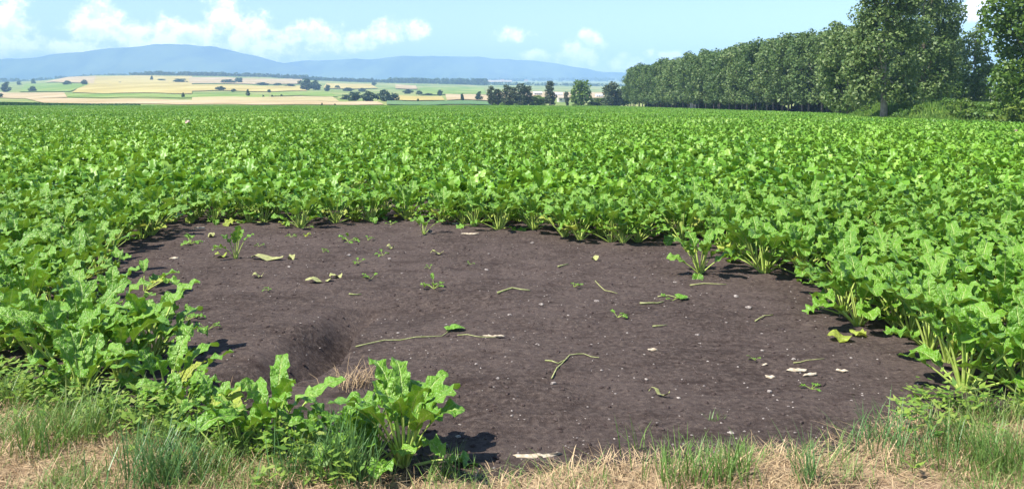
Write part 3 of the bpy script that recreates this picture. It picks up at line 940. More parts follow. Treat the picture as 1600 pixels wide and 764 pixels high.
for px, by_, L, W, H, R, wm, rm, nw, name, lab in (
        (840, 150, 10, 8, 3.5, 1.6, 'wall', 'roofgrey', 4, 'farm_building', 'long pale building seen between the dull trees'),
        (873, 153, 7, 7, 3.6, 1.8, 'wallwhite', 'roofgrey', 3, 'house', 'white house left of the big round tree'),
        (879, 160, 7, 6, 3.2, 1.6, 'wall', 'rooftan', 2, 'house', 'cream house in front of the white one, left of the big round tree'),
        (936, 153, 8, 6, 2.4, 1.4, 'wallwhite', 'roofgrey', 3, 'shed', 'low white shed right of the big round tree'),
        (822, 128.5, 20, 12, 8, 5, 'wall', 'roof', 4, 'house', 'distant village house at the foot of the mountain, right one'),
        (785, 128, 20, 12, 8, 5, 'wallwhite', 'roof', 4, 'house', 'distant village house at the foot of the mountain, left one')):
    X, Y, Z = far_at(px, by_)
    house(name, lab, (X, Y, Z), 0.15, L, W, H, R, M[wm], M[rm], nw)
X, Y, Z = at(1090, 285)
house('shed', 'small shed with a pinkish roof among the plantation trunks', (X, Y, Z), 0.5, 4.2, 3.0, 2.3, 1.2, M['wall'], M['roof'], 1)

# ------------------------------------------------------------------ sugar beet
def leaf_geo(nl, nw, Lp, Lb, W, th0, bend, wav, fold, seed, stalk_sides=4):
    """one beet leaf growing from the origin towards +Y: blade and stalk"""
    r = random.Random(seed)
    npet = 4
    th = th0
    p = np.array([0.0, 0.012, -0.02])
    sp, sth = [p.copy()], [th]
    for k in range(npet):
        th -= bend * 0.22 / npet
        p = p + np.array([0, math.cos(th), math.sin(th)]) * Lp / npet
        sp.append(p.copy())
        sth.append(th)
    cl, ct = [], []
    lat = r.uniform(-0.25, 0.25)
    xx = 0.0
    for k in range(nl + 1):
        cl.append(p.copy())
        ct.append(th)
        th -= bend * (0.6 + 0.8 * k / nl) / nl
        xx = lat * Lb / nl * (k / nl)
        p = p + np.array([xx, math.cos(th), math.sin(th)]) * Lb / nl
    V, UV = [], []
    ph1, ph2, kf = r.uniform(0, 6.28), r.uniform(0, 6.28), r.uniform(2.0, 3.2) if nl > 6 else r.uniform(1.0, 1.6)
    tw = r.uniform(-0.35, 0.35)
    for k in range(nl + 1):
        v = k / nl
        hw = W / 2 * min(1.0, 0.10 + 1.72 * (v ** 0.62) * ((1 - v) ** 0.55)) if k < nl else W * 0.05
        t = ct[k]
        nrm = np.array([0, -math.sin(t), math.cos(t)])
        side = np.array([1.0, 0, 0])
        a = tw * v
        side, nrm = side * math.cos(a) + nrm * math.sin(a), nrm * math.cos(a) - side * math.sin(a)
        for q in range(nw + 1):
            u = -1 + 2 * q / nw
            s_ = 1 + 0.10 * math.sin(kf * 9 * v + (ph1 if u < 0 else ph2)) * abs(u)
            wv = wav * (math.sin(2 * PI * kf * v + (ph1 if u < 0 else ph2)) * abs(u) ** 1.6 + 0.35 * math.sin(2 * PI * kf * 2.3 * v + ph2 + 3 * u))
            V.append(cl[k] + side * u * hw * s_ + nrm * (fold * abs(u) * hw + wv * hw / (W / 2) - 0.35 * hw * u * u * fold))
            UV.append((q / nw, v))
    Fb = [(j * (nw + 1) + q, j * (nw + 1) + q + 1, (j + 1) * (nw + 1) + q + 1, (j + 1) * (nw + 1) + q) for j in range(nl) for q in range(nw)]
    # stalk: thick at the root, running on under the blade as the midrib
    pts = list(sp)
    rad = [0.0095 - 0.0045 * k / npet for k in range(npet + 1)]
    for f in (0.3, 0.6):
        k = int(f * nl)
        if k > 0:
            t = ct[k]
            pts.append(cl[k] - np.array([0, -math.sin(t), math.cos(t)]) * 0.003)
            rad.append(0.0045 * (1 - f))
    SV, SF = tube(pts, rad, stalk_sides, cap=False)
    return np.array(V), Fb, np.array(UV), SV, SF


def rz(V, a, s=1.0, tilt=0.0):
    V = V * s
    c, s_ = math.cos(a), math.sin(a)
    return np.stack([V[:, 0] * c - V[:, 1] * s_, V[:, 0] * s_ + V[:, 1] * c, V[:, 2]], -1)


# rings of leaves: inner upright, middle arching, outer low
def leaf_params(r, ring):
    if ring == 0:
        return dict(Lp=r.uniform(.20, .30), Lb=r.uniform(.16, .22), W=r.uniform(.09, .13), th0=math.radians(r.uniform(70, 86)), bend=r.uniform(.2, 1.2))
    if ring == 1:
        return dict(Lp=r.uniform(.22, .31), Lb=r.uniform(.20, .28), W=r.uniform(.095, .145), th0=math.radians(r.uniform(62, 80)), bend=r.uniform(.4, 1.9))
    return dict(Lp=r.uniform(.15, .22), Lb=r.uniform(.18, .25), W=r.uniform(.12, .16), th0=math.radians(r.uniform(28, 52)), bend=r.uniform(.6, 1.5))


rl = random.Random(42)
LEAF = {0: [], 1: [], 2: [], 'y': []}
for ring in (0, 1, 2):
    for k in range(6):
        V, Fb, UV, SV, SF = leaf_geo(13, 8, wav=rl.uniform(.014, .029), fold=rl.uniform(.15, .6), seed=rl.random(), **leaf_params(rl, ring))
        bm_ = mesh('leaf', V, Fb, M['beet'], uv=UV, smooth=True)
        sm_ = mesh('stalk', SV, SF, M['stalk'], smooth=True)
        LEAF[ring].append((bm_, sm_))
        if ring == 2 and k < 4:
            LEAF['y'].append((mesh('leaf', V, Fb, M['yellow'], uv=UV, smooth=True), sm_))


def plant_spec(r, big=1.0, edge=False):
    """a list of (ring, variant, angle, scale, tilt)"""
    out = []
    a0 = r.uniform(0, 6.28)
    for k in range(4):
        out.append((0, r.randrange(6), a0 + k * 1.6 + r.uniform(-.4, .4), r.uniform(.85, 1.08) * big))
    for k in range(7):
        out.append((1, r.randrange(6), a0 + k * 0.898 + r.uniform(-.3, .3), r.uniform(.85, 1.1) * big))
    for k in range(4):
        out.append(('y' if r.random() < (0.22 if edge else 0.05) else 2, r.randrange(4), a0 + 0.5 + k * 1.57 + r.uniform(-.5, .5), r.uniform(.8, 1.05) * big))
    return out


def beet(x, y, r, label, group=None, big=1.0, edge=False, spec=None, name='sugar_beet_plant', cat='beet plant', stalks=True):
    e = empty(name, (x, y, float(zground(x, y)) + 0.005), 0)
    e.rotation_euler = (r.uniform(-.10, .10), r.uniform(-.10, .10), r.uniform(0, 6.28))
    tag(e, label, cat, group)
    for ring, v, a, s in (spec or plant_spec(r, big, edge)):
        bm_, sm_ = LEAF[ring][v % len(LEAF[ring])]
        o = obj('leaf', bm_, e)
        o.rotation_euler = (r.uniform(-.12, .12), r.uniform(-.10, .10), a)
        o.scale = (s, s, s)
        if ring == 'y':
            o['label'] = 'yellowing outer leaf'
        obj('stalk', sm_, o)
    return e


# where plants stand
PATCH = [(300, 346), (380, 350), (450, 358), (520, 350), (640, 344), (700, 352), (760, 364), (840, 364), (900, 378), (970, 388), (1050, 372), (1095, 385),
         (1105, 428), (1200, 430), (1262, 452), (1312, 488), (1345, 520), (1400, 558), (1440, 600), (1470, 645), (1330, 720), (700, 800), (480, 740), (400, 690),
         (345, 640), (300, 612), (262, 575), (215, 528), (165, 485), (155, 440), (160, 400), (235, 378), (255, 350)]
PW = np.array([gp(*p) for p in PATCH])


def inside(X, Y, poly):
    c = np.zeros(np.shape(X), bool)
    for k in range(len(poly)):
        x0, y0 = poly[k - 1]
        x1, y1 = poly[k]
        hit = ((y0 > Y) != (y1 > Y)) & (X < (x1 - x0) * (Y - y0) / (y1 - y0 + 1e-12) + x0)
        c ^= hit
    return c


def edge_dist(x, y):
    best, bi = 1e9, (0, 0.0)
    for k in range(len(PW)):
        a, b = PW[k], PW[(k + 1) % len(PW)]
        ab = b - a
        t_ = min(1, max(0, float(np.dot((x, y) - a, ab) / np.dot(ab, ab))))
        d = math.hypot(*(a + ab * t_ - (x, y)))
        if d < best:
            best, bi = d, (k, t_)
    return best, bi


# front plants placed one by one (picture position of the foot)
rb_ = random.Random(8)
FRONT = [(632, 722, 1.05, 'large bright beet plant alone at the front edge of the bare soil'),
         (585, 716, 0.72, 'smaller beet plant tucked against the left of the large front one'),
         (428, 690, 0.90, 'beet plant with one upright leaf left of the gully mouth'),
         (525, 716, 0.66, 'beet plant half hidden behind tall grass, left of the large front one'),
         (476, 712, 0.55, 'low beet plant with arching leaves below the gully'),
         (378, 700, 0.56, 'beet plant leaning out over the dry grass, below the gully'),
         (330, 672, 0.58, 'beet plant at the front corner of the left crop, beside dry grass'),
         (285, 655, 0.62, 'beet plant second from the front corner of the left crop')]
front_xy = []
for px, py, s, lab in FRONT:
    x, y = gp(px, py)
    front_xy.append((x, y))
    beet(x, y, rb_, lab, 'beet plants along the front verge', s, True,
         spec=None if px != 632 else plant_spec(rb_, s) + [(1, rb_.randrange(6), a_ * 0.9, s * rb_.uniform(.7, 1.0)) for a_ in range(9)])
# the drooping pale leaf that hangs over the verge
x, y = gp(352, 712)
beet(x, y, rb_, 'beet plant with one pale broad leaf drooping onto the dry grass', 'beet plants along the front verge', 0.9, True,
     spec=[('y', 1, 2.6, 1.15), (2, 2, 1.9, 0.9), (1, 3, 0.4, 0.7), (0, 1, 5.0, 0.75), (2, 0, 3.6, 0.8)])

# plants by themselves on the bare soil
x, y = gp(369, 404)
beet(x, y, rb_, 'lone upright beet plant on the bare soil near the far left edge', None, 0.78, False,
     spec=[(0, 0, 0.2, .85), (0, 1, 2.2, .8), (0, 3, 4.1, .75), (1, 2, 4.6, .7), (1, 4, 1.3, .62), (0, 5, 5.4, .8)])
x, y = gp(1094, 427)
beet(x, y, rb_, 'beet plant jutting out where the far and right edges of the soil meet', None, 1.0, True)
x, y = gp(225, 452)
beet(x, y, rb_, 'sprawling beet plant lying out from the left crop onto bare soil', None, 0.75, True,
     spec=[(2, 0, -1.4, 1.0), (2, 1, -0.9, .9), (2, 3, -2.0, .9), ('y', 2, -1.7, .8), (1, 1, 1.0, .7), (2, 4, 0.4, .8)])
x, y = gp(250, 552)
beet(x, y, rb_, 'beet plant stretching one bright leaf from the left crop over the soil', None, 0.85, True)
SMALL = [(545, 378, .42, 'small beet seedling on the soil near the far edge'), (662, 366, .62, 'young pale beet plant at the far edge of the bare soil'),
         (678, 448, .40, 'flat green seedling in the middle of the bare soil'), (292, 498, .34, 'small seedling left of the gully'),
         (298, 382, .46, 'low light green seedling at the far left corner of the bare soil'), (575, 376, .22, 'tiny seedling right of the small beet seedling'),
         (560, 412, .24, 'tiny seedling below the small beet seedling'), (598, 400, .26, 'tiny seedling right of centre below the far edge'),
         (580, 434, .26, 'tiny seedling left of the flat green one'), (672, 420, .16, 'tiny seedling above the flat green one'),
         (897, 448, .24, 'tiny seedling right of the long green stalk'), (965, 498, .24, 'tiny seedling on the soil right of centre'),
         (1268, 608, .22, 'tiny seedling beside the pale fragments at right'), (1050, 466, .30, 'small seedling by the short green stalk at right'),
         (405, 388, .20, 'tiny seedling right of the lone upright beet'), (455, 372, .22, 'tiny seedling between the lone upright beet and the far edge'), (505, 395, .20, 'tiny seedling left of the small beet seedling'),
         (335, 392, .24, 'tiny seedling left of the lone upright beet'), (420, 452, .18, 'tiny seedling left of the pale wilted leaf'), (610, 352, .24, 'tiny seedling close to the far edge left of the young pale beet'),
         (735, 412, .16, 'tiny seedling right of centre above the thick green stalk'), (1180, 562, .16, 'tiny seedling left of the thin pale fragment at right'), (480, 356, .24, 'tiny seedling at the foot of the far edge plants'),
         (325, 512, .30, 'flat seedling just right of the one left of the gully')]
for px, py, s, lab in SMALL:
    x, y = gp(px, py)
    sp_ = [(1 if s > .5 else 2, rb_.randrange(6), k * 6.28 / 6 + rb_.uniform(-.4, .4), s * rb_.uniform(.75, 1.1)) for k in range(6 if s > .3 else 4)]
    sp_ += [(0, rb_.randrange(6), rb_.uniform(0, 6), s * 0.8)] if s > .3 else []
    beet(x, y, rb_, lab, 'seedlings scattered on the bare soil', s, spec=sp_, name='beet_seedling', cat='seedling')

# the stand of plants: jittered rows, out to 60 m
py_, px_ = np.meshgrid(np.arange(3.6, 62, 0.345), np.arange(-44, 44, 0.43), indexing='ij')
px_ = (px_ + rng.normal(0, .085, px_.shape)).ravel()
py_ = (py_ + rng.normal(0, .075, py_.shape)).ravel()
ok = (np.abs(px_) < 0.64 * py_ + 1.2) & (py_ > verge_line(px_) + 0.16) & ~inside(px_, py_, PW) & (px_ < crop_right(py_))
px_, py_ = px_[ok], py_[ok]
if True:
    dmin = np.min([np.hypot(px_ - fx, py_ - fy) for fx, fy in front_xy], axis=0)
    keep = dmin > 0.24
    px_, py_ = px_[keep], py_[keep]
vis = np.abs(px_) < 0.585 * py_ + 0.28
order = np.argsort(np.where(vis, py_, 1e9))
near, rest = order[:300], order[300:]
edges = {'left': [], 'far': [], 'right': []}
inner = []
for k in near:
    x, y = float(px_[k]), float(py_[k])
    d, (seg, t_) = edge_dist(x, y)
    if d < 0.30 and seg < 19:
        edges['far' if seg < 10 else 'right'].append((x, y))
    elif d < 0.30 and seg >= 23:
        edges['left'].append((x, y))
    else:
        inner.append((x, y))
edges['far'].sort()
edges['left'].sort(key=lambda p: p[1])
edges['right'].sort(key=lambda p: p[1])
for side, txt in (('left', 'from the front along the left edge of the bare soil'), ('right', 'from the front along the right edge of the bare soil'),
                  ('far', 'from the left along the far edge of the bare soil')):
    for k, (x, y) in enumerate(edges[side]):
        beet(x, y, rb_, 'leafy beet plant, %s %s' % (ordinal(k), txt), 'beet plants along the %s edge of the bare soil' % side, rb_.uniform(1.05, 1.26) if side == 'right' else rb_.uniform(.92, 1.14), True)
rows = {}
for x, y in inner:
    if y > 8.5 and -4.2 < x < 3.4:
        side = 'far'
        k = min(range(len(edges['far'])), key=lambda q: abs(edges['far'][q][0] - x))
    else:
        side = 'left' if x < 0 else 'right'
        k = min(range(len(edges[side])), key=lambda q: abs(edges[side][q][1] - y))
    rows.setdefault((side, k), []).append((x, y))
WORDS = {'far': ('beet plant, %s behind the %s far edge plant counted from the left', 'bright green beet plant deep in the crop behind the far edge plants', 'beet plants behind the far edge'),
         'left': ('beet plant, %s to the left of the %s left edge plant counted from the front', 'bright green beet plant in the dense crop well left of the bare soil', 'beet plants left of the bare soil'),
         'right': ('beet plant, %s to the right of the %s right edge plant counted from the front', 'bright green beet plant in the dense crop well right of the bare soil', 'beet plants right of the bare soil')}
for (side, k), pl in rows.items():
    pl.sort(key=lambda p: p[1] if side == 'far' else abs(p[0]))
    one, many, gr = WORDS[side]
    for q, (x, y) in enumerate(pl):
        beet(x, y, rb_, one % (ordinal(q), ordinal(k)) if q < 4 else many, gr, rb_.uniform(.98, 1.24) if side == 'right' else rb_.uniform(.86, 1.18))

# the rest of the stand: one object, instanced
def joined_plant(name, seed, nl, nw, m_, n_in=(5, 7, 2), sides=3, stalks=True):
    r = random.Random(seed)
    mb = MB()
    for ring, cnt in enumerate(n_in):
        for k in range(cnt):
            V, Fb, UV, SV, SF = leaf_geo(nl, nw, wav=r.uniform(.018, .034), fold=r.uniform(.15, .5), seed=r.random(), stalk_sides=sides, **leaf_params(r, ring))
            a, s = r.uniform(0, 6.28), r.uniform(.85, 1.1)
            mb.add(rz(V, a, s), Fb, 0, UV)
            if stalks:
                mb.add(rz(SV, a, s), SF, 1)
    return mb


def scatter(name, label, src, pts, rot, scl, idx):
    coll = bpy.data.collections.new(name + '_kinds')
    for k, me in enumerate(src):
        coll.objects.link(bpy.data.objects.new('%s_kind' % name, me))
    me = bpy.data.meshes.new(name)
    me.from_pydata(pts.tolist(), [], [])
    for an_, dt, arr in (('rot', 'FLOAT', rot), ('scl', 'FLOAT', scl), ('idx', 'INT', idx)):
        at_ = me.attributes.new(an_, dt, 'POINT')
        at_.data.foreach_set('value', np.asarray(arr, dtype=np.int32 if dt == 'INT' else np.float32))
    o = obj(name, me)
    ng = bpy.data.node_groups.new(name, 'GeometryNodeTree')
    ng.interface.new_socket('Geometry', in_out='INPUT', socket_type='NodeSocketGeometry')
    ng.interface.new_socket('Geometry', in_out='OUTPUT', socket_type='NodeSocketGeometry')
    nn, L = ng.nodes, ng.links
    gi, gout = nn.new('NodeGroupInput'), nn.new('NodeGroupOutput')
    ci = nn.new('GeometryNodeCollectionInfo')
    ci.inputs['Collection'].default_value = coll
    ci.inputs['Separate Children'].default_value = True
    ci.inputs['Reset Children'].default_value = True
    ip = nn.new('GeometryNodeInstanceOnPoints')
    ip.inputs['Pick Instance'].default_value = True

    def na(nm_, dt):
        q = nn.new('GeometryNodeInputNamedAttribute')
        q.data_type = dt
        q.inputs['Name'].default_value = nm_
        return q.outputs['Attribute']
    cx_ = nn.new('ShaderNodeCombineXYZ')
    L.new(na('rot', 'FLOAT'), cx_.inputs[2])
    L.new(gi.outputs[0], ip.inputs['Points'])
    L.new(ci.outputs[0], ip.inputs['Instance'])
    L.new(na('idx', 'INT'), ip.inputs['Instance Index'])
    L.new(cx_.outputs[0], ip.inputs['Rotation'])
    cs = nn.new('ShaderNodeCombineXYZ')
    sc_ = na('scl', 'FLOAT')
    for q in range(3):
        L.new(sc_, cs.inputs[q])
    L.new(cs.outputs[0], ip.inputs['Scale'])
    L.new(ip.outputs[0], gout.inputs[0])
    md = o.modifiers.new('scatter', 'NODES')
    md.node_group = ng
    return tag(o, label, 'crop', kind='stuff')


mid = [joined_plant('plant', 500 + k, 7, 4, None).mesh('plant', [M['beet_far'], M['stalk']], True) for k in range(8)]
rest = rest[fbm(px_[rest] * 0.55, py_[rest] * 0.9, 3, 61) > 0.235]
rx, ry = px_[rest], py_[rest]
pts = np.stack([rx, ry, zground(rx, ry)], -1)
scatter('beet_crop', 'dense bright green beet crop stretching back behind the nearest plants', mid, pts, rng.uniform(0, 6.28, len(pts)), rng.uniform(.78, 1.12, len(pts)) * (0.82 + 0.42 * fbm(rx * 0.35, ry * 0.35, 3, 71)), rng.integers(0, 8, len(pts)))

# beyond 60 m: patches of the same crop
PS = 5.0
patches = []
for k in range(6):
    small = [joined_plant('p', 600 + k * 10 + q, 2, 1, None, (3, 5, 2), stalks=False) for q in range(5)]
    mb = MB()
    r = random.Random(900 + k)
    sv = [(np.concatenate(s_.V), s_.F) for s_ in small]
    for gy_ in np.arange(-PS / 2 + .17, PS / 2, .38):
        for gx_ in np.arange(-PS / 2 + .17, PS / 2, .42):
            V, Fb = sv[r.randrange(5)]
            W_ = rz(V, r.uniform(0, 6.28), r.uniform(.85, 1.15)) + np.array([gx_ + r.gauss(0, .08), gy_ + r.gauss(0, .08), r.uniform(-.03, .05)])
            mb.add(W_, Fb, 0)
    patches.append(mb.mesh('patch', [M['beet_far']], True))
fy, fx = np.meshgrid(np.arange(62 + PS / 2, CROP_FAR, PS), np.arange(-300, 50, PS), indexing='ij')
fx, fy = fx.ravel(), fy.ravel()
ok = (np.abs(fx) < 0.66 * fy + 6) & (fx < crop_right(fy) - 1.5)
fx, fy = fx[ok], fy[ok]
pts = np.stack([fx, fy, zbase(fx, fy)], -1)
scatter('beet_crop', 'distant part of the bright green beet crop reaching to the far trees', patches, pts, rng.integers(0, 4, len(pts)) * PI / 2, np.full(len(pts), 1.02), rng.integers(0, 6, len(pts)))

# two pale scraps on the crop
for px, Y, lab in ((293, 52.0, 'tiny pale pink scrap caught on top of the crop at left'), (1588, 40.0, 'tiny pale pink scrap caught on the crop at far right')):
    X = (px - 800) / F * Y
    r = random.Random(px)
    V = [(X + (k % 4 - 1.5) * (0.09 if px < 800 else 0.035) + r.uniform(-.02, .02), Y + r.uniform(-.05, .05), float(zbase(X, Y)) + 0.40 + (k // 4) * (0.09 if px < 800 else 0.04) + r.uniform(-.03, .03)) for k in range(12)]
    Fc = [(j * 4 + q, j * 4 + q + 1, j * 4 + q + 5, j * 4 + q + 4) for j in range(2) for q in range(3)]
    tag(obj('scrap', mesh('scrap', V, Fc, M['pink'])), lab, 'scrap', 'pale scraps on the crop')

# ------------------------------------------------------------------ grass on the verge
def blades(xs, ys_, zs, ln, wd, r, up=0.75, curl=0.5):
    """bent blades of three segments"""
    k = len(xs)
    an = r.uniform(0, 2 * PI, k)
    d = np.stack([np.cos(an), np.sin(an), np.zeros(k)], -1)
    s = np.stack([-np.sin(an), np.cos(an), np.zeros(k)], -1)
    s = s * np.cos(r.uniform(-1, 1, k))[:, None]
    base = np.stack([xs, ys_, zs - 0.01], -1)
    lean = (1 - up) * r.uniform(0.4, 1.6, k)
    cu = curl * r.uniform(0.2, 1.4, k)
    V = []
    for q, t_ in enumerate((0, 0.4, 0.75, 1.0)):
        out = (lean * t_ + cu * t_ * t_) * ln
        z = ln * t_ * np.sqrt(np.clip(1 - (lean + cu * t_ * 0.8) ** 2, 0.06, 1))
        p = base + d * out[:, None]
        p[:, 2] += z
        wq = wd * (1.0, 0.9, 0.6, 0.0)[q] / 2
        if q < 3:
            V += [p - s * wq[:, None], p + s * wq[:, None]]
        else:
            V.append(p)
    V = np.stack(V, 1).reshape(-1, 3)
    o = np.arange(k)[:, None] * 7
    Fq = np.concatenate([o + np.array([[0, 1, 3, 2]]), o + np.array([[2, 3, 5, 4]])])
    Ft = o + np.array([[4, 5, 6]])
    return V, Fq.tolist() + Ft.tolist()


def verge_pts(k, r, dens):
    x = r.uniform(-3.6, 3.6, k)
    y = r.uniform(3.0, 5.6, k)
    e = verge_line(x) - y
    pr = dens(x, y) * (e > -0.06)
    ok = r.random(k) < pr
    return x[ok], y[ok]


# green density seen in the photograph: tufts left and right, sparse in the middle
def dens_green(x, y):
    px = 800 + F * x / y
    base = np.interp(px, [0, 60, 200, 300, 420, 700, 760, 980, 1040, 1150, 1220, 1330, 1400, 1600], [.95, 1, 1, .95, .8, .7, .2, .2, .55, .6, .3, .45, .75, .8])
    return base * sm((fbm(x * 3.6, y * 3.6, 4, 77) - 0.40) / 0.22)


x, y = verge_pts(90000, rng, dens_green)
tag(obj('grass', mesh('grass', *blades(x, y, zverge(x, y), rng.uniform(.04, .17, len(x)), rng.uniform(.0025, .005, len(x)), rng, .6, .5), M['grass'])),
    'patchy short green grass growing on the dry verge', 'grass', kind='stuff')
x, y = verge_pts(120000, rng, lambda x, y: 0.35 + 0.65 * sm((fbm(x * 2.5, y * 2.5, 3, 99) - 0.35) / 0.3))
tag(obj('dry_grass', mesh('dry_grass', *blades(x, y, zverge(x, y), rng.uniform(.03, .15, len(x)), rng.uniform(.002, .006, len(x)), rng, .15, .7), M['straw'])),
    'dry straw coloured grass lying over the verge', 'grass', kind='stuff')

# low leafy weeds between crop and verge
def weeds(k, r):
    x = r.uniform(-3.4, -0.3, k)
    x = np.concatenate([x, r.uniform(1.6, 3.2, k // 3)])
    y = verge_line(x) + r.normal(0.02, 0.16, len(x))
    px = 800 + F * x / y
    keep = (px < 560) | (px > 1400)
    x, y = x[keep], y[keep]
    Vs, Fs, c0 = [], [], 0
    for x_, y_, z_ in zip(x, y, zverge(x, y)):
        h = r.uniform(.05, .22)
        for q in range(int(r.integers(5, 11))):
            a = r.uniform(0, 6.28)
            t_ = r.uniform(.25, 1.0)
            L_ = r.uniform(.018, .042)
            c = np.array((x_ + math.cos(a) * .05 * t_, y_ + math.sin(a) * .05 * t_, z_ + h * t_))
            d = np.array((math.cos(a), math.sin(a), r.uniform(-.3, .7))) * L_
            sd = np.array((-math.sin(a), math.cos(a), r.uniform(-.4, .4))) * L_ * .38
            Vs += [c - d * .5, c + sd - d * .05, c + d, c - sd - d * .05]
            Fs.append((c0, c0 + 1, c0 + 2, c0 + 3))
            c0 += 4
    return np.array(Vs), Fs


V, Fc = weeds(420, rng)
tag(obj('weeds', mesh('weeds', V, Fc, M['shrubby'])), 'low leafy weeds where the crop meets the dry verge', 'weeds', kind='stuff')

# tall tufts one can tell apart: (px, py of the foot, blades, length, spread, material, label)
TUFTS = [(245, 764, 130, .30, .16, 'bluegrass', 'tall bluish grass tuft at the bottom left of the verge'), (140, 690, 90, .26, .14, 'grass', 'green grass tuft before the left crop'),
         (60, 716, 80, .24, .15, 'grass', 'grass tuft at the far left of the verge'), (545, 752, 110, .34, .11, 'bluegrass', 'tall bluish grass tuft left of the large front beet'),
         (470, 752, 60, .24, .12, 'bluegrass', 'grass tuft below the low arching beet plant'), (695, 738, 40, .16, .09, 'grass', 'small grass tuft right of the large front beet'),
         (1085, 764, 120, .20, .20, 'grass', 'spreading grass tuft at the bottom right of centre'), (1150, 758, 40, .20, .1, 'grass', 'thin grass tuft right of the spreading one'),
         (1265, 764, 26, .26, .07, 'bluegrass', 'thin tall grass blades in the dry patch at right'), (1425, 716, 60, .26, .24, 'bluegrass', 'thick tall grass tuft before the right crop'),
         (1370, 700, 36, .22, .14, 'bluegrass', 'grass tuft leaning left at the right end of bare soil'), (1500, 712, 55, .20, .18, 'grass', 'grass tuft right of the thick tall one'),
         (1570, 740, 100, .24, .18, 'grass', 'grass tuft at the right end of the verge'), (1560, 668, 60, .2, .14, 'grass', 'grass tuft at the foot of the right crop'),
         (995, 700, 7, .22, .02, 'grass', 'few upright grass blades at the front edge of bare soil'), (1118, 660, 9, .10, .03, 'grass', 'tiny grass sprout on the bare soil at right'),
         (20, 640, 60, .22, .14, 'grass', 'grass tuft against the left crop at the far left'), (330, 748, 50, .18, .12, 'grass', 'grass tuft before the drooping pale beet leaf')]
for px, py, nb_, ln, sp_, m_, lab in TUFTS:
    x0, y0 = gp(px, py)
    nb_ = int(nb_ * 1.7)
    sp_ *= 1.15
    x = x0 + rng.normal(0, sp_ * .5, nb_)
    y = y0 + rng.normal(0, sp_ * .4, nb_)
    z0 = float(zverge(x0, y0))
    V, Fc = blades(x - x0, y - y0, zverge(x, y) - z0, ln * rng.uniform(.55, 1.1, nb_), rng.uniform(.004, .007, nb_), rng, .82, .45)
    tag(obj('grass_tuft', mesh('grass_tuft', V, Fc, M[m_]), None, (x0, y0, z0)), lab, 'grass tuft', 'grass tufts on the verge')
DRY = [(555, 600, 130, .20, .11, 'clump of dry brown stems on the right bank of the gully'), (365, 600, 60, .11, .10, 'small dry stem clump on the soil before the left crop')]
for px, py, nb_, ln, sp_, lab in DRY:
    x0, y0 = gp(px, py)
    x = x0 + rng.normal(0, sp_ * .6, nb_)
    y = y0 + rng.normal(0, sp_ * .5, nb_)
    z0 = float(zground(x0, y0))
    V, Fc = blades(x - x0, y - y0, zground(x, y) - z0, ln * rng.uniform(.5, 1.1, nb_), rng.uniform(.002, .005, nb_), rng, .62, .7)
    tag(obj('dry_stem_clump', mesh('dry_stem_clump', V, Fc, M['straw']), None, (x0, y0, z0)), lab, 'dry stems')

# ------------------------------------------------------------------ debris on the soil
def lump(r, sx, sy, sz, nu=7, nv=5):
    V, Fc = [], []
    ph = [r.uniform(0, 6.28) for _ in range(4)]
    for j in range(nv):
        t_ = PI * (j + 0.5) / nv
        for k in range(nu):
            a = 2 * PI * k / nu
            q = 1 + 0.22 * math.sin(2 * a + ph[0]) + 0.16 * math.sin(3 * a + ph[1] + 2 * t_) + r.uniform(-.12, .12)
            V.append((sx * q * math.sin(t_) * math.cos(a), sy * q * math.sin(t_) * math.sin(a), sz * math.cos(t_) * (1 + r.uniform(-.1, .1))))
    for j in range(nv - 1):
        for k in range(nu):
            k2 = (k + 1) % nu
            Fc.append((j * nu + k, (j + 1) * nu + k, (j + 1) * nu + k2, j * nu + k2))
    Fc.append(tuple(range(nu)))
    Fc.append(tuple(reversed(range((nv - 1) * nu, nv * nu))))
    return np.array(V), Fc


rs = random.Random(21)


def on_soil(name, px, py, V, Fc, m_, label, cat, group=None, rot=0.0, smooth=False, dz=0.0):
    x, y = gp(px, py)
    o = obj(name, mesh(name, V, Fc, m_, smooth=smooth), None, (x, y, float(zground(x, y)) + dz))
    o.rotation_euler = (0, 0, rot)
    return tag(o, label, cat, group)


# pale fragments: (px, py, length m, width m, rotation, label)
FRAG = [(838, 710, .165, .045, .08, 'long pale dried fragment at the front edge of the bare soil'), (771, 532, .105, .022, -.03, 'flat pale fragment right of the long fallen stalk'),
        (1245, 578, .115, .04, -.35, 'largest pale fragment in the group at right'), (1265, 586, .075, .03, .3, 'pale fragment touching the largest one at right'),
        (1204, 585, .07, .032, .1, 'pale fragment left of the group at right'), (1317, 580, .055, .028, -.2, 'pale fragment at the right of the group'), (1195, 568, .04, .016, 0, 'thin pale fragment above the group at right'),
        (1020, 549, .055, .03, .3, 'white fragment in the middle right of the soil'), (712, 350, .075, .05, -.3, 'white fragment before the far edge of the crop'), (734, 368, .20, .05, 0.05, 'flat pale fragment right of the young beet at the far edge'),
        (272, 405, .09, .06, 0.7, 'pinkish dry leaf fragment near the left crop'), (312, 358, .10, .05, 0, 'pale fragment near the far left corner')]
for px, py, l, wd, ro, lab in FRAG:
    mb = MB()
    V, Fc = lump(rs, l * .62, wd * .6, min(wd, .03) * .30, 11, 5)
    V[:, 2] += 0.05 * V[:, 0] ** 2 / (l / 2) + 0.004 * np.sin(V[:, 0] * 140)
    V[:, 1] += 0.006 * np.sin(V[:, 0] * 90 + px)
    on_soil('pale_fragment', px, py, V, Fc, M['fragment'], lab, 'debris', 'pale fragments on the bare soil', ro, True, .006)

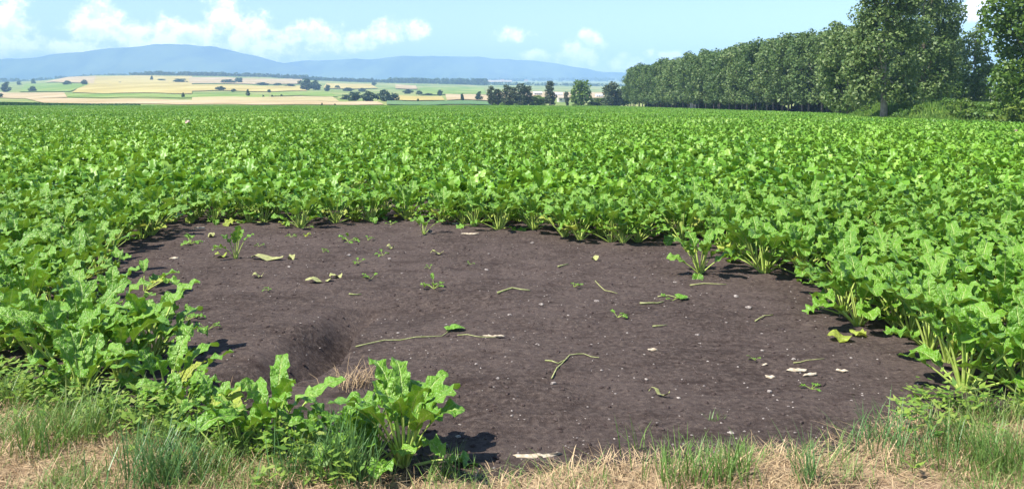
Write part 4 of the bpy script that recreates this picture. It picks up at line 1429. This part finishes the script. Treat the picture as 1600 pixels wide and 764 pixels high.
# stones
ST = [(697, 508), (744, 571), (778, 597), (1023, 511), (1090, 524), (1106, 563), (1191, 548), (1202, 613), (1275, 509), (796, 494), (622, 520), (980, 520), (1055, 441), (905, 412), (764, 397), (800, 382),
      (832, 381), (609, 404), (628, 426), (545, 402), (702, 630), (918, 634), (800, 650), (1232, 636), (1135, 504), (1143, 681), (1010, 592), (846, 478), (888, 494), (760, 420), (480, 385), (430, 430), (500, 512),
      (452, 418), (1170, 480), (1150, 462), (992, 434), (932, 470), (1190, 520), (1330, 560), (865, 600), (940, 580), (1060, 620), (790, 560), (610, 560), (716, 680), (905, 660), (1240, 560), (1100, 600), (840, 540)]
for k, (px, py) in enumerate(ST):
    s = rs.uniform(.005, .016) * (1.0 if py > 480 else 1.5)
    V, Fc = lump(rs, s * 1.2, s, s * .55)
    on_soil('stone', px, py, V, Fc, M['stone'], 'small pale stone lying on the bare soil', 'stone', 'small pale stones on the bare soil', rs.uniform(0, 3), False, s * .25)

# fallen stalks: picture points along the stalk, radius, end leaf
def stalk(pix, rad, label, leaf=False, m_='fallen', name='fallen_stalk'):
    rad *= 0.62
    P = [gp(*p) for p in pix]
    x0, y0 = P[0]
    z0 = float(zground(x0, y0))
    pts = []
    for j in range(len(P) - 1):
        for t_ in ((0, .5) if j < len(P) - 2 else (0, .5, 1)):
            x = P[j][0] * (1 - t_) + P[j + 1][0] * t_
            y = P[j][1] * (1 - t_) + P[j + 1][1] * t_
            pts.append((x - x0, y - y0, float(zground(x, y)) - z0 + rad * 0.8 + rs.uniform(0, .006)))
    k = len(pts)
    V, Fc = tube(pts, [rad * (1 - .45 * q / (k - 1)) for q in range(k)], 6)
    if not leaf:
        o = obj(name, mesh(name, V, Fc, M[m_], smooth=True), None, (x0, y0, z0))
    else:
        o = empty(name, (x0, y0, z0))
        obj('stem', mesh('stem', V, Fc, M[m_], smooth=True), o)
        e_ = np.array(pts[-1])
        for q in range(3):
            W = np.array([(0, -.02, .01), (.05, -.035, .02), (.10, -.01, .012), (.06, .03, .02), (0, .02, .01), (.05, 0, .03)]) * rs.uniform(.7, 1.2)
            a = rs.uniform(-.9, .9) + q * .5
            obj('leaf', mesh('leaf', rz(W, a) + e_ + np.array((rs.uniform(-.06, .02), rs.uniform(-.02, .02), 0)), [(0, 1, 5), (1, 2, 5), (2, 3, 5), (3, 4, 5), (4, 0, 5)], M['beet'], uv=np.full((6, 2), .3)), o)
    return tag(o, label, 'stalk', 'fallen stalks on the bare soil')


stalk([(556, 541), (600, 531), (650, 528), (690, 526), (702, 520)], .008, 'long fallen beet stalk with a leaf, right of the gully', True)
stalk([(715, 526), (745, 532), (775, 534)], .006, 'thin fallen stalk between the long one and the flat pale fragment')
stalk([(862, 592), (878, 572), (890, 558), (912, 555), (936, 561)], .0075, 'forked pale stalk with a bent arm in the middle front')
stalk([(852, 566), (872, 572), (886, 564)], .008, 'short pale side piece of the forked stalk')
stalk([(778, 460), (800, 452), (828, 454)], .016, 'thick green fallen stalk in the middle of the bare soil')
stalk([(1000, 475), (1018, 474), (1037, 472)], .014, 'short green stalk lying at right of centre')
stalk([(1078, 445), (1100, 444), (1135, 445)], .012, 'pale stalk lying along the right edge plants', False, 'dryleaf')
stalk([(1028, 462), (1045, 460), (1072, 466)], .010, 'thin green stalk with leaf scraps above the short one', True)
stalk([(1180, 500), (1195, 492), (1208, 490)], .009, 'small green stalk near the right edge')
stalk([(930, 440), (945, 455), (965, 458)], .008, 'thin pale stalk above the short green one', False, 'dryleaf')
stalk([(1020, 512), (1042, 509)], .010, 'tiny green stalk scrap right of centre')
stalk([(872, 418), (888, 413)], .014, 'tiny yellowish stalk scrap left of the far right crop')
stalk([(545, 456), (565, 455)], .012, 'tiny pale green stalk scrap left of centre')
stalk([(1240, 566), (1260, 563), (1288, 561)], .007, 'thin yellowish stalk above the largest pale fragment', False, 'dryleaf')


# wilted leaves lying flat
def wilt(px, py, l, wd, ro, label, m_='dryleaf'):
    nl, nw = 7, 4
    V = []
    for j in range(nl + 1):
        v = j / nl
        h = wd / 2 * (0.25 + 1.0 * math.sin(PI * min(1, .08 + .9 * v)))
        for q in range(nw + 1):
            u = -1 + 2 * q / nw
            V.append(((v - .5) * l, u * h * (1 + rs.uniform(-.2, .2)), .012 + rs.uniform(0, .02) + .02 * math.sin(7 * v)))
    Fc = [(j * (nw + 1) + q, j * (nw + 1) + q + 1, (j + 1) * (nw + 1) + q + 1, (j + 1) * (nw + 1) + q) for j in range(nl) for q in range(nw)]
    UVw = [(q / nw, j / nl) for j in range(nl + 1) for q in range(nw + 1)]
    x, y = gp(px, py)
    o = obj('wilted_leaf', mesh('wilted_leaf', V, Fc, M[m_], uv=UVw, smooth=True), None, (x, y, float(zground(x, y)) + .004))
    o.rotation_euler = (0, 0, ro)
    tag(o, label, 'leaf', 'wilted leaves on the bare soil')


wilt(418, 406, .34, .12, -.1, 'long wilted leaf lying right of the lone upright beet')
wilt(345, 402, .12, .10, .4, 'yellow wilted leaf at the left foot of the lone upright beet', 'yellow')
wilt(498, 440, .24, .11, .15, 'pale wilted leaf lying left of centre')
wilt(525, 434, .12, .07, .6, 'narrow tip of the pale wilted leaf left of centre')
for px, py, lab in ((330, 372, 'shrivelled scrap near the far left corner of the bare soil'), (382, 345, 'pale scrap at the foot of the far edge plants at left'), (440, 352, 'yellowish scrap below the far edge plants at left'),
                    (480, 372, 'small green scrap between the lone upright beet and the small seedling'), (610, 388, 'small scrap right of the tiny seedlings near the far edge'), (455, 405, 'pale scrap right of the long wilted leaf'),
                    (640, 345, 'scrap above the young pale beet plant at the far edge'), (930, 405, 'pale scrap before the far right part of the crop')):
    wilt(px, py, .09, .06, px * .7, lab, 'yellow' if px % 4 == 0 else 'dryleaf')
wilt(403, 434, .10, .07, .2, 'small wilted scrap left of the pale wilted leaf')
wilt(683, 397, .14, .06, 0, 'pale green wilted leaf above centre')
wilt(1312, 531, .16, .13, -.5, 'pale yellow green leaf lying at the foot of the right crop', 'yellow')
wilt(1342, 522, .12, .10, .5, 'smaller pale yellow leaf beside the right crop', 'yellow')
wilt(1030, 618, .12, .03, -.35, 'dark thin plant scrap pressed into the soil right of centre')

# small clods and flecks nobody could count
nk = 4200
mbV, mbF, cnt = [], [], 0
lib = [lump(rs, 1.2, 1.0, .6, 5, 3) for _ in range(8)]
x, y = rng.uniform(-3.9, 3.2, nk * 3), 4.0 + 8.8 * rng.random(nk * 3) ** 1.6
ok = inside(x, y, PW)
x, y = x[ok][:nk], y[ok][:nk]
for group, share, m_, lab, nm_ in (('p', .30, 'stone', 'tiny pale flecks and grit scattered over the bare soil', 'grit'), ('c', .35, 'clod', 'small dark crumbs of soil over the bare patch', 'soil_crumbs')):
    sel = rng.random(len(x)) < share
    Vs, Fs, c0 = [], [], 0
    for xx_, yy_, zz_ in zip(x[sel], y[sel], zground(x[sel], y[sel])):
        V, Fc = lib[rs.randrange(8)]
        s = rs.uniform(.003, .0075) if group == 'p' else rs.uniform(.005, .014)
        W = rz(V, rs.uniform(0, 6.28), s) + np.array((xx_, yy_, zz_ + s * .2))
        Vs.append(W)
        Fs += [tuple(q + c0 for q in f) for f in Fc]
        c0 += len(V)
    tag(obj(nm_, mesh(nm_, np.concatenate(Vs), Fs, M[m_])), lab, 'debris', kind='stuff')
